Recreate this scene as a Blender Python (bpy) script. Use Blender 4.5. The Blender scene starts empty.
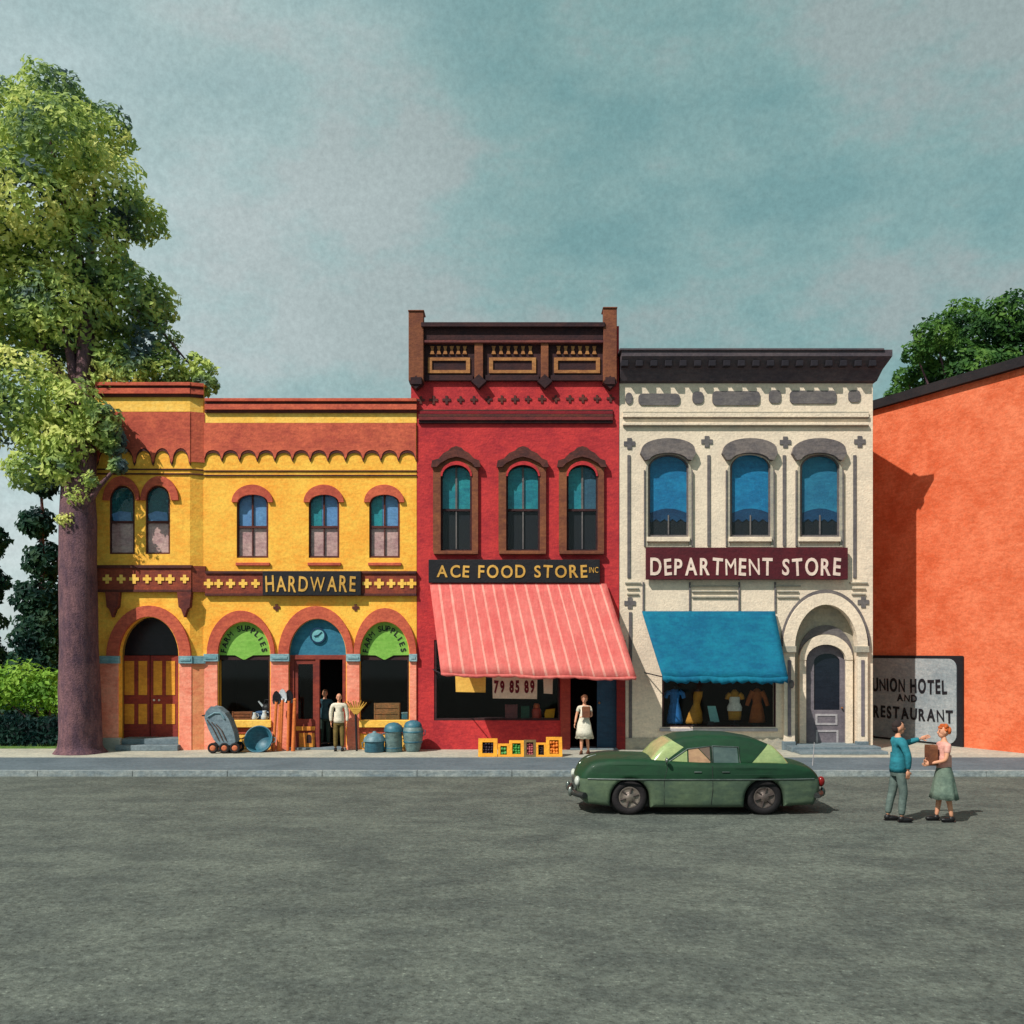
import bpy, bmesh, math, random
from mathutils import Vector, Matrix, noise
random.seed(7)
R = math.radians
sc = bpy.context.scene
COL = sc.collection
D0, F, CX, HY, CH = 30.0, 975.0, 512.0, 650.0, 3.06
# measured scale: facades stand on y = 0, 30 m from the camera; a photo position becomes metres at distance 30 + y
def X(px, y=0.0): return (px - CX) * (D0 + y) / F
def Z(py, y=0.0): return CH + (HY - py) * (D0 + y) / F
def S(p, y=0.0): return p * (D0 + y) / F

# ---------------------------------------------------------------- materials
def lin(c): return tuple(((v / 255) / 12.92 if v / 255 <= .04045 else ((v / 255 + .055) / 1.055) ** 2.4) for v in c)
MATS = {}
def M(name, rgb, rgb2=None, var=.16, rough=.85, bump=.35, k=1.0, metal=0.0, coat=0.0, scale=1.0, grain=.10, streak=(2.2, 2.2, 7.0), spec=.3):
    """hand painted surface: two pigments mixed by broad blotches and brush streaks, a fine grain and a woven relief"""
    if name in MATS: return MATS[name]
    a = [min(.95, v * k) for v in lin(rgb)]
    b = [min(.95, v * k) for v in lin(rgb2)] if rgb2 else [v * (1 - var * 1.5) for v in a]
    m = bpy.data.materials.new(name); m.use_nodes = True
    nt = m.node_tree; N = nt.nodes; L = nt.links
    p = N['Principled BSDF']
    tc = N.new('ShaderNodeTexCoord')
    def noi(sc_, det, rgh, mp=None):
        n = N.new('ShaderNodeTexNoise'); n.inputs['Scale'].default_value = sc_; n.inputs['Detail'].default_value = det; n.inputs['Roughness'].default_value = rgh
        if mp:
            q = N.new('ShaderNodeMapping'); q.inputs['Scale'].default_value = mp; L.new(tc.outputs['Object'], q.inputs[0]); L.new(q.outputs[0], n.inputs['Vector'])
        else: L.new(tc.outputs['Object'], n.inputs['Vector'])
        return n
    n1 = noi(1.1 * scale, 5, .62); n2 = noi(1.6 * scale, 4, .7, streak); n3 = noi(10.5 * scale, 4, .75); n5 = noi(.42 * scale, 3, .6)
    ad = N.new('ShaderNodeMath'); ad.operation = 'ADD'; L.new(n1.outputs[0], ad.inputs[0]); L.new(n2.outputs[0], ad.inputs[1])
    mr = N.new('ShaderNodeMapRange'); mr.inputs[1].default_value = .80; mr.inputs[2].default_value = 1.2; L.new(ad.outputs[0], mr.inputs[0])
    pm = N.new('ShaderNodeMapRange'); pm.inputs[1].default_value = .35; pm.inputs[2].default_value = .65; pm.inputs[3].default_value = -.18; pm.inputs[4].default_value = .22; L.new(n5.outputs[0], pm.inputs[0])
    ad2 = N.new('ShaderNodeMath'); ad2.operation = 'ADD'; ad2.use_clamp = True; L.new(mr.outputs[0], ad2.inputs[0]); L.new(pm.outputs[0], ad2.inputs[1]); mr = ad2
    mx = N.new('ShaderNodeMix'); mx.data_type = 'RGBA'; mx.inputs[6].default_value = (*a, 1); mx.inputs[7].default_value = (*b, 1); L.new(mr.outputs[0], mx.inputs[0])
    g = N.new('ShaderNodeMapRange'); g.inputs[1].default_value = .3; g.inputs[2].default_value = .7; g.inputs[3].default_value = 1 - grain * 1.35; g.inputs[4].default_value = 1 + grain * 1.35; L.new(n3.outputs[0], g.inputs[0])
    mu = N.new('ShaderNodeMix'); mu.data_type = 'RGBA'; mu.blend_type = 'MULTIPLY'; mu.inputs[0].default_value = 1
    L.new(mx.outputs[2], mu.inputs[6]); L.new(g.outputs[0], mu.inputs[7]); L.new(mu.outputs[2], p.inputs['Base Color'])
    p.inputs['Roughness'].default_value = rough; p.inputs['Metallic'].default_value = metal; p.inputs['Coat Weight'].default_value = coat
    p.inputs['Specular IOR Level'].default_value = spec
    if bump:
        n4 = noi(16 * scale, 4, .6); bp = N.new('ShaderNodeBump'); bp.inputs['Strength'].default_value = bump; bp.inputs['Distance'].default_value = .03
        L.new(n4.outputs[0], bp.inputs['Height']); L.new(bp.outputs[0], p.inputs['Normal'])
    MATS[name] = m
    return m
def glass_mat(name, tint=(1, 1, 1), refl=1.0):
    if name in MATS: return MATS[name]
    m = bpy.data.materials.new(name); m.use_nodes = True; nt = m.node_tree; N = nt.nodes; L = nt.links
    N.remove(N['Principled BSDF'])
    t = N.new('ShaderNodeBsdfTransparent'); t.inputs[0].default_value = (*tint, 1)
    gl = N.new('ShaderNodeBsdfGlossy'); gl.inputs['Roughness'].default_value = .04
    f = N.new('ShaderNodeFresnel'); f.inputs[0].default_value = 1.5
    mm = N.new('ShaderNodeMath'); mm.operation = 'MULTIPLY'; mm.inputs[1].default_value = refl; L.new(f.outputs[0], mm.inputs[0])
    ge = N.new('ShaderNodeNewGeometry'); iv = N.new('ShaderNodeMath'); iv.operation = 'SUBTRACT'; iv.inputs[0].default_value = 1; L.new(ge.outputs['Backfacing'], iv.inputs[1])
    m2 = N.new('ShaderNodeMath'); m2.operation = 'MULTIPLY'; L.new(mm.outputs[0], m2.inputs[0]); L.new(iv.outputs[0], m2.inputs[1]); mm = m2
    x = N.new('ShaderNodeMixShader'); L.new(mm.outputs[0], x.inputs[0]); L.new(t.outputs[0], x.inputs[1]); L.new(gl.outputs[0], x.inputs[2])
    L.new(x.outputs[0], N['Material Output'].inputs[0]); MATS[name] = m
    return m
def leaf_mat(name, cols, scale=.8):
    m = bpy.data.materials.new(name); m.use_nodes = True; nt = m.node_tree; N = nt.nodes; L = nt.links; p = N['Principled BSDF']
    tc = N.new('ShaderNodeTexCoord')
    n = N.new('ShaderNodeTexNoise'); n.inputs['Scale'].default_value = scale; n.inputs['Detail'].default_value = 3; n.inputs['Roughness'].default_value = .65
    L.new(tc.outputs['Object'], n.inputs['Vector'])
    r = N.new('ShaderNodeValToRGB'); e = r.color_ramp.elements
    stops = [.36, .44, .52, .62][:len(cols)]
    e[0].position = stops[0]; e[0].color = (*lin(cols[0]), 1); e[1].position = stops[-1]; e[1].color = (*lin(cols[-1]), 1)
    for s, c in zip(stops[1:-1], cols[1:-1]): q = e.new(s); q.color = (*lin(c), 1)
    L.new(n.outputs[0], r.inputs[0]); L.new(r.outputs[0], p.inputs['Base Color'])
    p.inputs['Roughness'].default_value = .6; p.inputs['Specular IOR Level'].default_value = .2
    tr = N.new('ShaderNodeBsdfTranslucent'); L.new(r.outputs[0], tr.inputs[0])
    ms = N.new('ShaderNodeMixShader'); ms.inputs[0].default_value = .38
    L.new(p.outputs[0], ms.inputs[1]); L.new(tr.outputs[0], ms.inputs[2]); L.new(ms.outputs[0], N['Material Output'].inputs[0])
    return m

# ---------------------------------------------------------------- mesh helpers
def base_of(o):
    v = Vector((0, 0, 0))
    while o is not None: v += o.location; o = o.parent
    return v
class MB:
    def __init__(s): s.v = []; s.f = []; s.mi = []; s.sm = []; s.cur = 0
    def add(s, vs, fs, smooth=False, mi=None):
        o = len(s.v); s.v += [tuple(v) for v in vs]
        for f in fs: s.f.append([i + o for i in f]); s.mi.append(s.cur if mi is None else mi); s.sm.append(smooth)
        return s
    def box(s, x0, x1, y0, y1, z0, z1):
        if x0 > x1: x0, x1 = x1, x0
        if y0 > y1: y0, y1 = y1, y0
        if z0 > z1: z0, z1 = z1, z0
        return s.add([(x0, y0, z0), (x1, y0, z0), (x1, y1, z0), (x0, y1, z0), (x0, y0, z1), (x1, y0, z1), (x1, y1, z1), (x0, y1, z1)],
                     [(0, 3, 2, 1), (4, 5, 6, 7), (0, 1, 5, 4), (1, 2, 6, 5), (2, 3, 7, 6), (3, 0, 4, 7)])
    def pbox(s, a, b, c, d, yf, dep):
        return s.box(X(a, yf), X(b, yf), yf, yf + dep, max(Z(d, yf), -.02), Z(c, yf))
    def panel(s, outer, holes, yf, dep):
        cu = bpy.data.curves.new('t', 'CURVE'); cu.dimensions = '2D'; cu.fill_mode = 'BOTH'; cu.extrude = dep / 2
        for lp in [outer] + list(holes):
            sp = cu.splines.new('POLY'); sp.points.add(len(lp) - 1)
            for q, (a, b) in zip(sp.points, lp): q.co = (a, b, 0, 1)
            sp.use_cyclic_u = True
        vs, fs = curve_mesh(cu)
        ym = yf + dep / 2
        return s.add([(x, ym - z, y) for x, y, z in vs], fs)
    def ppanel(s, outer, holes, yf, dep):
        w = lambda lp: [(X(a, yf), Z(b, yf)) for a, b in lp]
        return s.panel(w(outer), [w(h) for h in holes], yf, dep)
    def tube(s, pts, rad, seg=10, caps=True, smooth=True, flat=1.0):
        pts = [Vector(p) for p in pts]
        if not hasattr(rad, '__len__'): rad = [rad] * len(pts)
        rings = []; up = None
        for i, p in enumerate(pts):
            d = (pts[min(i + 1, len(pts) - 1)] - pts[max(i - 1, 0)]).normalized()
            if up is None: up = d.orthogonal().normalized()
            else:
                up = up - d * up.dot(d); up = up.normalized() if up.length > 1e-6 else d.orthogonal().normalized()
            w = d.cross(up)
            rings.append([p + (up * math.cos(2 * math.pi * k / seg) + w * math.sin(2 * math.pi * k / seg) * flat) * rad[i] for k in range(seg)])
        vs = [v for r in rings for v in r]; fs = []
        for i in range(len(pts) - 1):
            for k in range(seg):
                fs.append((i * seg + k, i * seg + (k + 1) % seg, (i + 1) * seg + (k + 1) % seg, (i + 1) * seg + k))
        s.add(vs, fs, smooth)
        if caps:
            n = len(pts) - 1
            s.add(rings[0], [tuple(reversed(range(seg)))]); s.add(rings[n], [tuple(range(seg))])
        return s
    def lathe(s, prof, c=(0, 0, 0), seg=28, sx=1, sy=1, rot=None, smooth=True, arc=1.0, start=0.0):
        """prof: list of (radius, height)"""
        c = Vector(c); vs = []; n = seg if arc >= 1 else seg + 1
        for r, h in prof:
            for k in range(n):
                a = start + 2 * math.pi * arc * k / seg
                v = Vector((r * sx * math.cos(a), r * sy * math.sin(a), h))
                if rot: v = rot @ v
                vs.append(c + v)
        fs = []
        for i in range(len(prof) - 1):
            for k in range(seg):
                k2 = (k + 1) % n
                fs.append((i * n + k, i * n + k2, (i + 1) * n + k2, (i + 1) * n + k))
        return s.add(vs, fs, smooth)
    def ell(s, c, r, seg=16, rings=10, rot=None, z0=-1.0, z1=1.0):
        prof = []
        a0, a1 = math.asin(z0), math.asin(z1)
        for i in range(rings + 1):
            t = a0 + (a1 - a0) * i / rings; prof.append((max(math.cos(t), 1e-4), math.sin(t)))
        c = Vector(c); vs = []
        for q, h in prof:
            for k in range(seg):
                a = 2 * math.pi * k / seg; v = Vector((q * r[0] * math.cos(a), q * r[1] * math.sin(a), h * r[2]))
                if rot: v = rot @ v
                vs.append(c + v)
        fs = [(i * seg + k, i * seg + (k + 1) % seg, (i + 1) * seg + (k + 1) % seg, (i + 1) * seg + k) for i in range(rings) for k in range(seg)]
        return s.add(vs, fs, True)
    def move(s, mat):
        s.v = [tuple(mat @ Vector(v)) for v in s.v]; return s
    def build(s, name, mat, parent=None, label=None, bevel=0, **tags):
        me = bpy.data.meshes.new(name)
        b = base_of(parent) if parent is not None else Vector((0, 0, 0))
        me.from_pydata([(v[0] - b.x, v[1] - b.y, v[2] - b.z) for v in s.v], [], s.f)
        mats = mat if isinstance(mat, (list, tuple)) else [mat]
        for m in mats: me.materials.append(m)
        me.polygons.foreach_set('material_index', s.mi); me.polygons.foreach_set('use_smooth', s.sm); me.update()
        o = bpy.data.objects.new(name, me); COL.objects.link(o)
        if parent is not None: o.parent = parent
        if bevel:
            md = o.modifiers.new('edge', 'BEVEL'); md.width = bevel; md.segments = 2; md.limit_method = 'ANGLE'; md.angle_limit = R(40)
        if label: o['label'] = label
        for k_, v_ in tags.items(): o[k_] = v_
        return o
def curve_mesh(cu):
    o = bpy.data.objects.new('tmp', cu); COL.objects.link(o)
    bpy.context.view_layer.update()
    dg = bpy.context.evaluated_depsgraph_get()
    me = bpy.data.meshes.new_from_object(o.evaluated_get(dg))
    vs = [tuple(v.co) for v in me.vertices]; fs = [tuple(p.vertices) for p in me.polygons]
    bpy.data.objects.remove(o); bpy.data.meshes.remove(me)
    if isinstance(cu, bpy.types.TextCurve): bpy.data.curves.remove(cu)
    else: bpy.data.curves.remove(cu)
    return vs, fs
GLY = {}
def glyph(ch, bold):
    if (ch, bold) not in GLY:
        cu = bpy.data.curves.new('t', 'FONT'); cu.body = ch; cu.size = 1; cu.extrude = .5; cu.offset = bold; cu.resolution_u = 4
        vs, fs = curve_mesh(cu)
        xs = [v[0] for v in vs]; ys = [v[1] for v in vs]
        GLY[(ch, bold)] = (vs, fs, min(xs), max(xs), min(ys), max(ys))
    return GLY[(ch, bold)]
def letters(b, text, x0, x1, z0, z1, yf, bold=.0, dep=.02, jit=.05, mtx=None):
    """hand lettering filling x0..x1 and z0..z1 in front of the plane yf; every character set by hand, a little uneven"""
    H = .73; adv = []; w = 0
    for ch in text:
        if ch == ' ': adv.append((w, None)); w += .42; continue
        g = glyph(ch, 0.0 if ch in 'MWN' else bold); adv.append((w, g)); w += (g[3] - g[2]) + .17
    w -= .17; sx = (x1 - x0) / w; sz = (z1 - z0) / H
    out = [b]
    for a, g in adv:
        if g is None: b = MB(); out.append(b); continue
        rt = random.uniform(-jit, jit) * 1.6; k = 1 + random.uniform(-jit, jit); dz = random.uniform(-jit, jit) * .35
        vs = []
        cxm = (g[3] - g[2]) / 2
        for x, y, z in g[0]:
            lx, ly = (x - g[2] - cxm), (y - H / 2) * k
            lx, ly = lx * math.cos(rt) - ly * math.sin(rt), lx * math.sin(rt) + ly * math.cos(rt)
            v = Vector((x0 + (a + cxm + lx) * sx, yf - dep / 2 - z * dep, z0 + (H / 2 + ly + dz) * sz))
            vs.append(mtx @ v if mtx else v)
        b.add(vs, g[1])
    return out
def word_letters(text, mat, parent, *a, **k):
    """each word of a line of lettering as its own piece"""
    bs = letters(MB(), text, *a, **k)
    for q in bs: q.build('lettering', mat, parent)
def arc_letters(b, text, cx, cz, rx, rz, a0, a1, h, yf, bold=.02, dep=.015):
    n = len(text)
    for i, ch in enumerate(text):
        if ch == ' ': continue
        a = R(a0 + (a1 - a0) * i / (n - 1)); g = glyph(ch, 0.0 if ch in 'MWN' else bold); s = h / .73; rt = a - math.pi / 2
        px, pz = cx + rx * math.cos(a), cz + rz * math.sin(a); vs = []
        for x, y, z in g[0]:
            lx, ly = (x - (g[2] + g[3]) / 2) * s, (y - .36) * s
            vs.append((px + lx * math.cos(rt) - ly * math.sin(rt), yf - dep / 2 - z * dep, pz + lx * math.sin(rt) + ly * math.cos(rt)))
        b.add(vs, g[1])
def canvas_mat(name, rgb, rgb2, thru, **k):
    m = M(name, rgb, rgb2, **k)
    nt = m.node_tree; N = nt.nodes; L = nt.links; t = N.new('ShaderNodeBsdfTranslucent'); t.inputs[0].default_value = (*lin(thru), 1)
    x = N.new('ShaderNodeMixShader'); x.inputs[0].default_value = .3; L.new(N['Principled BSDF'].outputs[0], x.inputs[1]); L.new(t.outputs[0], x.inputs[2]); L.new(x.outputs[0], N['Material Output'].inputs[0]); return m
def each(name, shapes, yf, dep, mat, parent):
    for s_ in shapes:
        b = MB(); b.ppanel(s_, [], yf, dep); b.build(name, mat, parent)
def thing(name, label, cat, loc=(0, 0, 0), group=None):
    o = bpy.data.objects.new(name, None); COL.objects.link(o); o.location = loc; o.empty_display_size = .3
    o['label'] = label; o['category'] = cat
    if group: o['group'] = group
    return o
def struct(name, b, mat):
    o = b.build(name, mat); o['kind'] = 'structure'; return o
def arch(x0, x1, ytop, yspr, ybot, n=20):
    """photo outline of an opening with an elliptical head"""
    c = (x0 + x1) / 2; r = (x1 - x0) / 2
    return [(x0, ybot)] + [(c - r * math.cos(math.pi * i / n), yspr - (yspr - ytop) * math.sin(math.pi * i / n)) for i in range(n + 1)] + [(x1, ybot)]
def ringarch(ox0, ox1, otop, ix0, ix1, itop, yspr, n=24, ospr=None):
    co, ro, ci, ri = (ox0 + ox1) / 2, (ox1 - ox0) / 2, (ix0 + ix1) / 2, (ix1 - ix0) / 2
    o = [(co - ro * math.cos(math.pi * i / n), yspr - (yspr - otop) * math.sin(math.pi * i / n)) for i in range(n + 1)]
    i_ = [(ci + ri * math.cos(math.pi * i / n), yspr - (yspr - itop) * math.sin(math.pi * i / n)) for i in range(n + 1)]
    return o + i_
def rect(a, b, c, d): return [(a, d), (a, c), (b, c), (b, d)]
def cross_pts(x, y, r, w=.36):
    p = []
    for k in range(4):
        a = math.pi / 2 * k
        for (u, v) in ((1, -w), (1.0, w), (w, w)):
            u2 = u * (1.0 if u < 1 else 1.0)
            p.append((x + r * (u2 * math.cos(a) - v * math.sin(a)), y + r * (u2 * math.sin(a) + v * math.cos(a))))
    return p
def diamond(x, y, rx, ry): return [(x - rx, y), (x, y - ry), (x + rx, y), (x, y + ry)]
# ---------------------------------------------------------------- pigments
YEL = M('yellow_stucco', (255, 196, 80), (243, 166, 60), k=1.0, grain=.14, bump=.36)
YELP = M('pale_yellow_stucco', (250, 204, 104), (242, 184, 76), grain=.12)
RUST = M('rust_paint', (206, 100, 72), (172, 76, 60), grain=.16)
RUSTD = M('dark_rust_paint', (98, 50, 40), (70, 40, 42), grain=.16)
SAL = M('salmon_paint', (246, 160, 134), (228, 124, 100), grain=.12)
IMP = M('pale_blue_stone', (150, 176, 180), (96, 140, 152), grain=.16, streak=(2, 2, 14))
RED = M('red_brick_paint', (200, 58, 58), (160, 42, 50), grain=.14, bump=.5)
REDD = M('deep_red_paint', (136, 30, 40), (112, 28, 38))
BRN = M('brown_stone', (136, 82, 54), (106, 60, 46), grain=.16)
DBR = M('dark_brown_paint', (66, 38, 38), (44, 28, 34), grain=.18)
TANP = M('tan_gilt_paint', (176, 124, 74), (140, 88, 56), grain=.16)
CRM = M('cream_limestone', (236, 217, 193), (214, 198, 178), k=1.0, grain=.10, bump=.55)
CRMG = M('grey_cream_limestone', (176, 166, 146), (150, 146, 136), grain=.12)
GRY = M('grey_stone_paint', (112, 106, 104), (88, 84, 88), grain=.14)
SLT = M('slate_metal_cornice', (88, 78, 82), (68, 62, 70), grain=.14)
SLTD = M('dark_slate_paint', (40, 36, 44), (30, 28, 36))
ORA = M('coral_wall_paint', (226, 122, 84), (204, 94, 56), k=.98, grain=.12, bump=.5)
BLK = M('black_sign_paint', (30, 29, 34), (22, 22, 28), rough=.6)
MRN = M('maroon_sign_paint', (88, 24, 34), (70, 20, 30), rough=.6)
GOLD = M('gold_letter_paint', (222, 172, 84), (186, 140, 64), rough=.6, bump=0)
WHT = M('cream_letter_paint', (236, 214, 198), (214, 190, 178), bump=0)
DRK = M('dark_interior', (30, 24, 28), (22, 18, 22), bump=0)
DRKP = M('dark_window_paint', (34, 31, 42), (26, 24, 34), rough=.35, bump=.05)
TEAL = M('teal_window_shade', (44, 150, 156), (30, 116, 134), grain=.14)
BLUS = M('blue_window_shade', (30, 134, 180), (22, 108, 156), grain=.14)
LBLU = M('sky_blue_shade', (110, 154, 200), (88, 126, 180), grain=.14)
DTEA = M('dark_teal_shade', (44, 108, 112), (30, 80, 94), grain=.2)
PNK = M('pink_lace_curtain', (222, 180, 172), (184, 136, 138), grain=.2)
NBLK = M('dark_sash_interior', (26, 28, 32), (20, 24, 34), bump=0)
LIME = M('lime_green_lunette', (136, 186, 84), (112, 168, 66), grain=.1)
TYMP = M('blue_tympanum', (56, 122, 146), (40, 102, 130), grain=.1)
STEP = M('bluish_step_stone', (122, 134, 140), (98, 112, 120), grain=.14)
GREYW = M('grey_purple_door_paint', (122, 114, 120), (100, 94, 102), grain=.12)
LGRY = M('light_grey_trim', (176, 170, 172), (150, 146, 150))
TAR = M('roof_felt', (60, 56, 56), (44, 42, 44))
GLS = glass_mat('window_glass', (.95, .97, .97), .8)

# ---------------------------------------------------------------- setting
ROAD = M('asphalt', (96, 101, 94), (76, 81, 77), k=1.0, scale=.9, grain=.3, streak=(.5, 1.1, 1.0), rough=.9, bump=.8)
WALK = M('pale_concrete', (182, 178, 162), (152, 152, 142), scale=.8, grain=.2, streak=(1.2, 4, 1))
WALKB = M('bluish_concrete', (98, 110, 118), (82, 94, 102), scale=.8, grain=.18, streak=(.8, 5, 1))
KERB = M('kerb_concrete', (150, 156, 154), (112, 124, 130), scale=.9, grain=.24)
GRASS = M('lawn_grass', (98, 128, 58), (70, 100, 48), scale=.8, grain=.3)
EARTH = M('earth', (110, 112, 84), (80, 92, 62), scale=.3, grain=.2)
b = MB(); b.add([(-900, -80, -.16), (900, -80, -.16), (900, 1400, -.16), (-900, 1400, -.16)], [(0, 1, 2, 3)]); struct('ground', b, EARTH)
YK = -5.34
_nt = ROAD.node_tree; _mu = [n for n in _nt.nodes if n.type == 'MIX' and n.blend_type == 'MULTIPLY'][0]; _p = _nt.nodes['Principled BSDF']   # pale flecks of stone and dark tar spots
_tc = [n for n in _nt.nodes if n.type == 'TEX_COORD'][0]
_v = _nt.nodes.new('ShaderNodeTexNoise'); _v.inputs['Scale'].default_value = 21; _v.inputs['Detail'].default_value = 2; _nt.links.new(_tc.outputs['Object'], _v.inputs['Vector'])
_r = _nt.nodes.new('ShaderNodeValToRGB'); _e = _r.color_ramp.elements; _e[0].position = .30; _e[0].color = (.55, .55, .55, 1); _e[1].position = .42; _e[1].color = (1, 1, 1, 1)
for _q, _c in ((.64, 1.0), (.72, 1.9)): _n = _e.new(_q); _n.color = (_c, _c, _c * .97, 1)
_nt.links.new(_v.outputs[0], _r.inputs[0]); _x = _nt.nodes.new('ShaderNodeMix'); _x.data_type = 'RGBA'; _x.blend_type = 'MULTIPLY'; _x.inputs[0].default_value = 1
_nt.links.new(_mu.outputs[2], _x.inputs[6]); _nt.links.new(_r.outputs[0], _x.inputs[7])
_w = _nt.nodes.new('ShaderNodeTexVoronoi'); _w.feature = 'DISTANCE_TO_EDGE'; _w.inputs['Scale'].default_value = .16
_d = _nt.nodes.new('ShaderNodeTexNoise'); _d.inputs['Scale'].default_value = 1.3; _d.inputs['Detail'].default_value = 4; _nt.links.new(_tc.outputs['Object'], _d.inputs['Vector'])
_a = _nt.nodes.new('ShaderNodeMix'); _a.data_type = 'RGBA'; _a.blend_type = 'ADD'; _a.inputs[0].default_value = 1.2; _nt.links.new(_tc.outputs['Object'], _a.inputs[6]); _nt.links.new(_d.outputs['Color'], _a.inputs[7]); _nt.links.new(_a.outputs[2], _w.inputs['Vector'])
_k = _nt.nodes.new('ShaderNodeMapRange'); _k.inputs[1].default_value = .0; _k.inputs[2].default_value = .006; _k.inputs[3].default_value = .78; _nt.links.new(_w.outputs[0], _k.inputs[0])
_y = _nt.nodes.new('ShaderNodeMix'); _y.data_type = 'RGBA'; _y.blend_type = 'MULTIPLY'; _y.inputs[0].default_value = 1; _nt.links.new(_x.outputs[2], _y.inputs[6]); _nt.links.new(_k.outputs[0], _y.inputs[7])
_nt.links.new(_y.outputs[2], _p.inputs['Base Color'])
b = MB(); b.add([(-120, -78, -.14), (120, -78, -.14), (120, YK, -.14), (-120, YK, -.14)], [(0, 1, 2, 3)]); struct('road', b, ROAD)
b = MB(); b.box(-120, 120, YK + .18, -2.2, -.15, -.004); b.cur = 1; b.box(-120, 120, -2.2, 12, -.15, 0); struct('sidewalk', b, [WALKB, WALK])
b = MB()
x = -60.0
while x < 60:
    b.box(x + .006, x + 2.39, YK, YK + .18, -.15, .004); x += 2.4
o = struct('kerb', b, KERB)
b = MB(); b.box(-60, -13.05, .25, 40, -.1, .05); struct('lawn', b, GRASS)

def window(parent, y, gx0, gx1, gtop, gspr, gbot, fr, frm, up, low, rail=None, mull=None, mullm=None, glass=True, dep=.15, seg=18):
    """glazed sash with its own frame, shade and curtain; the opening is gx0-fr .. gx1+fr"""
    f = MB(); f.ppanel(arch(gx0 - fr, gx1 + fr, gtop - fr, gspr, gbot + fr, seg), [arch(gx0, gx1, gtop, gspr, gbot, seg)], y + .05, .16)
    w = f.build('window', frm, parent)
    yb = y + dep
    r = rail if rail else gspr
    b = MB(); b.ppanel(arch(gx0 - .6, gx1 + .6, gtop - .6, gspr, r, seg), [], yb, .02); b.build('shade', up, w)
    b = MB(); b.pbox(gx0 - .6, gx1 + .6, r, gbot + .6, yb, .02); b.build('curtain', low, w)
    if rail:
        b = MB(); b.pbox(gx0 - .3, gx1 + .3, rail - 1.1, rail + 1.1, y + .07, .1); b.build('meeting_rail', frm, w)
    if mull:
        b = MB(); c = (gx0 + gx1) / 2
        b.pbox(c - mull / 2, c + mull / 2, gtop + .3, (rail or gbot) - 1, y + .09, .06); b.pbox(c - mull / 3, c + mull / 3, (rail or gspr) + 1, gbot - .5, y + .09, .06); b.build('mullion', mullm or frm, w)
    if glass:
        b = MB(); b.ppanel(arch(gx0 - .3, gx1 + .3, gtop - .3, gspr, gbot + .3, seg), [], y + .115, .008); b.build('glass', GLS, w)
    return w
def hole(gx0, gx1, gtop, gspr, gbot, fr): return arch(gx0 - fr + .15, gx1 + fr - .15, gtop - fr + .15, gspr, gbot + fr - .15, 18)
def scallop(x0, x1, top, tip, head, n, dy=0.0):
    """a band whose lower edge is cut in n round arches (photo units)"""
    p = [(x0, top), (x1, top)]
    w = (x1 - x0) / n
    for k in range(n - 1, -1, -1):
        c = x0 + (k + .5) * w; r = w * .43
        p.append((c + w / 2, tip + dy))
        for i in range(11):
            a = math.pi * i / 10
            p.append((c + r * math.cos(a), tip - 3 - (tip - 3 - head) * math.sin(a) + dy))
    p.append((x0, tip + dy))
    return p

# ================================================================ yellow hardware store
YB = thing('hardware_store', 'two storey yellow stucco store with rust red trim, round arches and a projecting corner bay', 'building', (X(255), 0, 0))
mainw = [(236.5, 268.5), (308.5, 339.5), (369, 400)]
a1, a2, a3 = (218, 270), (289, 346), (360, 409)
mx = 416.6
b = MB()
b.ppanel(rect(203.5, mx, 398.5, 750.5), [hole(p + 2, q - 2, 494, 504, 556, 2) for p, q in mainw] + [arch(*a1, 622, 654, 722), arch(*a2, 619, 654, 749.6), arch(*a3, 622, 654, 721)], 0, .35)
yb_ = -.14
q = [(109, 135), (145.5, 170)]
bw = [(110.8, 133.2), (147, 168.5)]
ad = (118.5, 178.5)
b.ppanel(rect(95, 190, 383, 756), [hole(p, q_, 487, 499, 552.5, 1.7) for p, q_ in bw] + [arch(*ad, 617, 656, 751.5)], yb_, .30)
# splayed return of the bay, side and rear walls
xr0, xr1 = X(190, yb_), X(203.5)
zt0, zt1 = Z(383, yb_), Z(383, yb_)
b.add([(xr0, yb_, 0), (xr1 + .02, .02, 0), (xr1 + .02, .02, zt0), (xr0, yb_, zt0), (xr0, .35, 0), (xr1, .35, 0), (xr1, .35, zt0), (xr0, .35, zt0)],
      [(0, 1, 2, 3), (3, 2, 6, 7)])
xl = X(95, yb_)
b.box(xl, xl + .3, yb_ + .3, 14, 0, Z(398.5)); b.box(X(mx) - .3, X(mx), .35, 14, 0, Z(398.5)); b.box(xl + .3, X(mx) - .3, 13.7, 14, 0, Z(398.5))
b.build('wall', YEL, YB)
b = MB(); b.box(xl + .3, X(mx) - .3, .36, 13.7, Z(398.5) - .7, Z(398.5) - .55); b.build('roof', TAR, YB); b = MB(); b.box(xl + .3, X(mx) - .3, .36, 13.7, 4.0, 4.15); b.build('upper_floor', TAR, YB)
b = MB()
b.box(X(200), X(mx) - .3, 3.4, 3.5, 0, 4); b.box(X(200), X(mx) - .32, .36, 3.4, .001, .02); b.box(X(203.5), X(203.5) + .06, .36, 3.4, 0, 4); b.build('shop_interior', DRK, YB)
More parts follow.
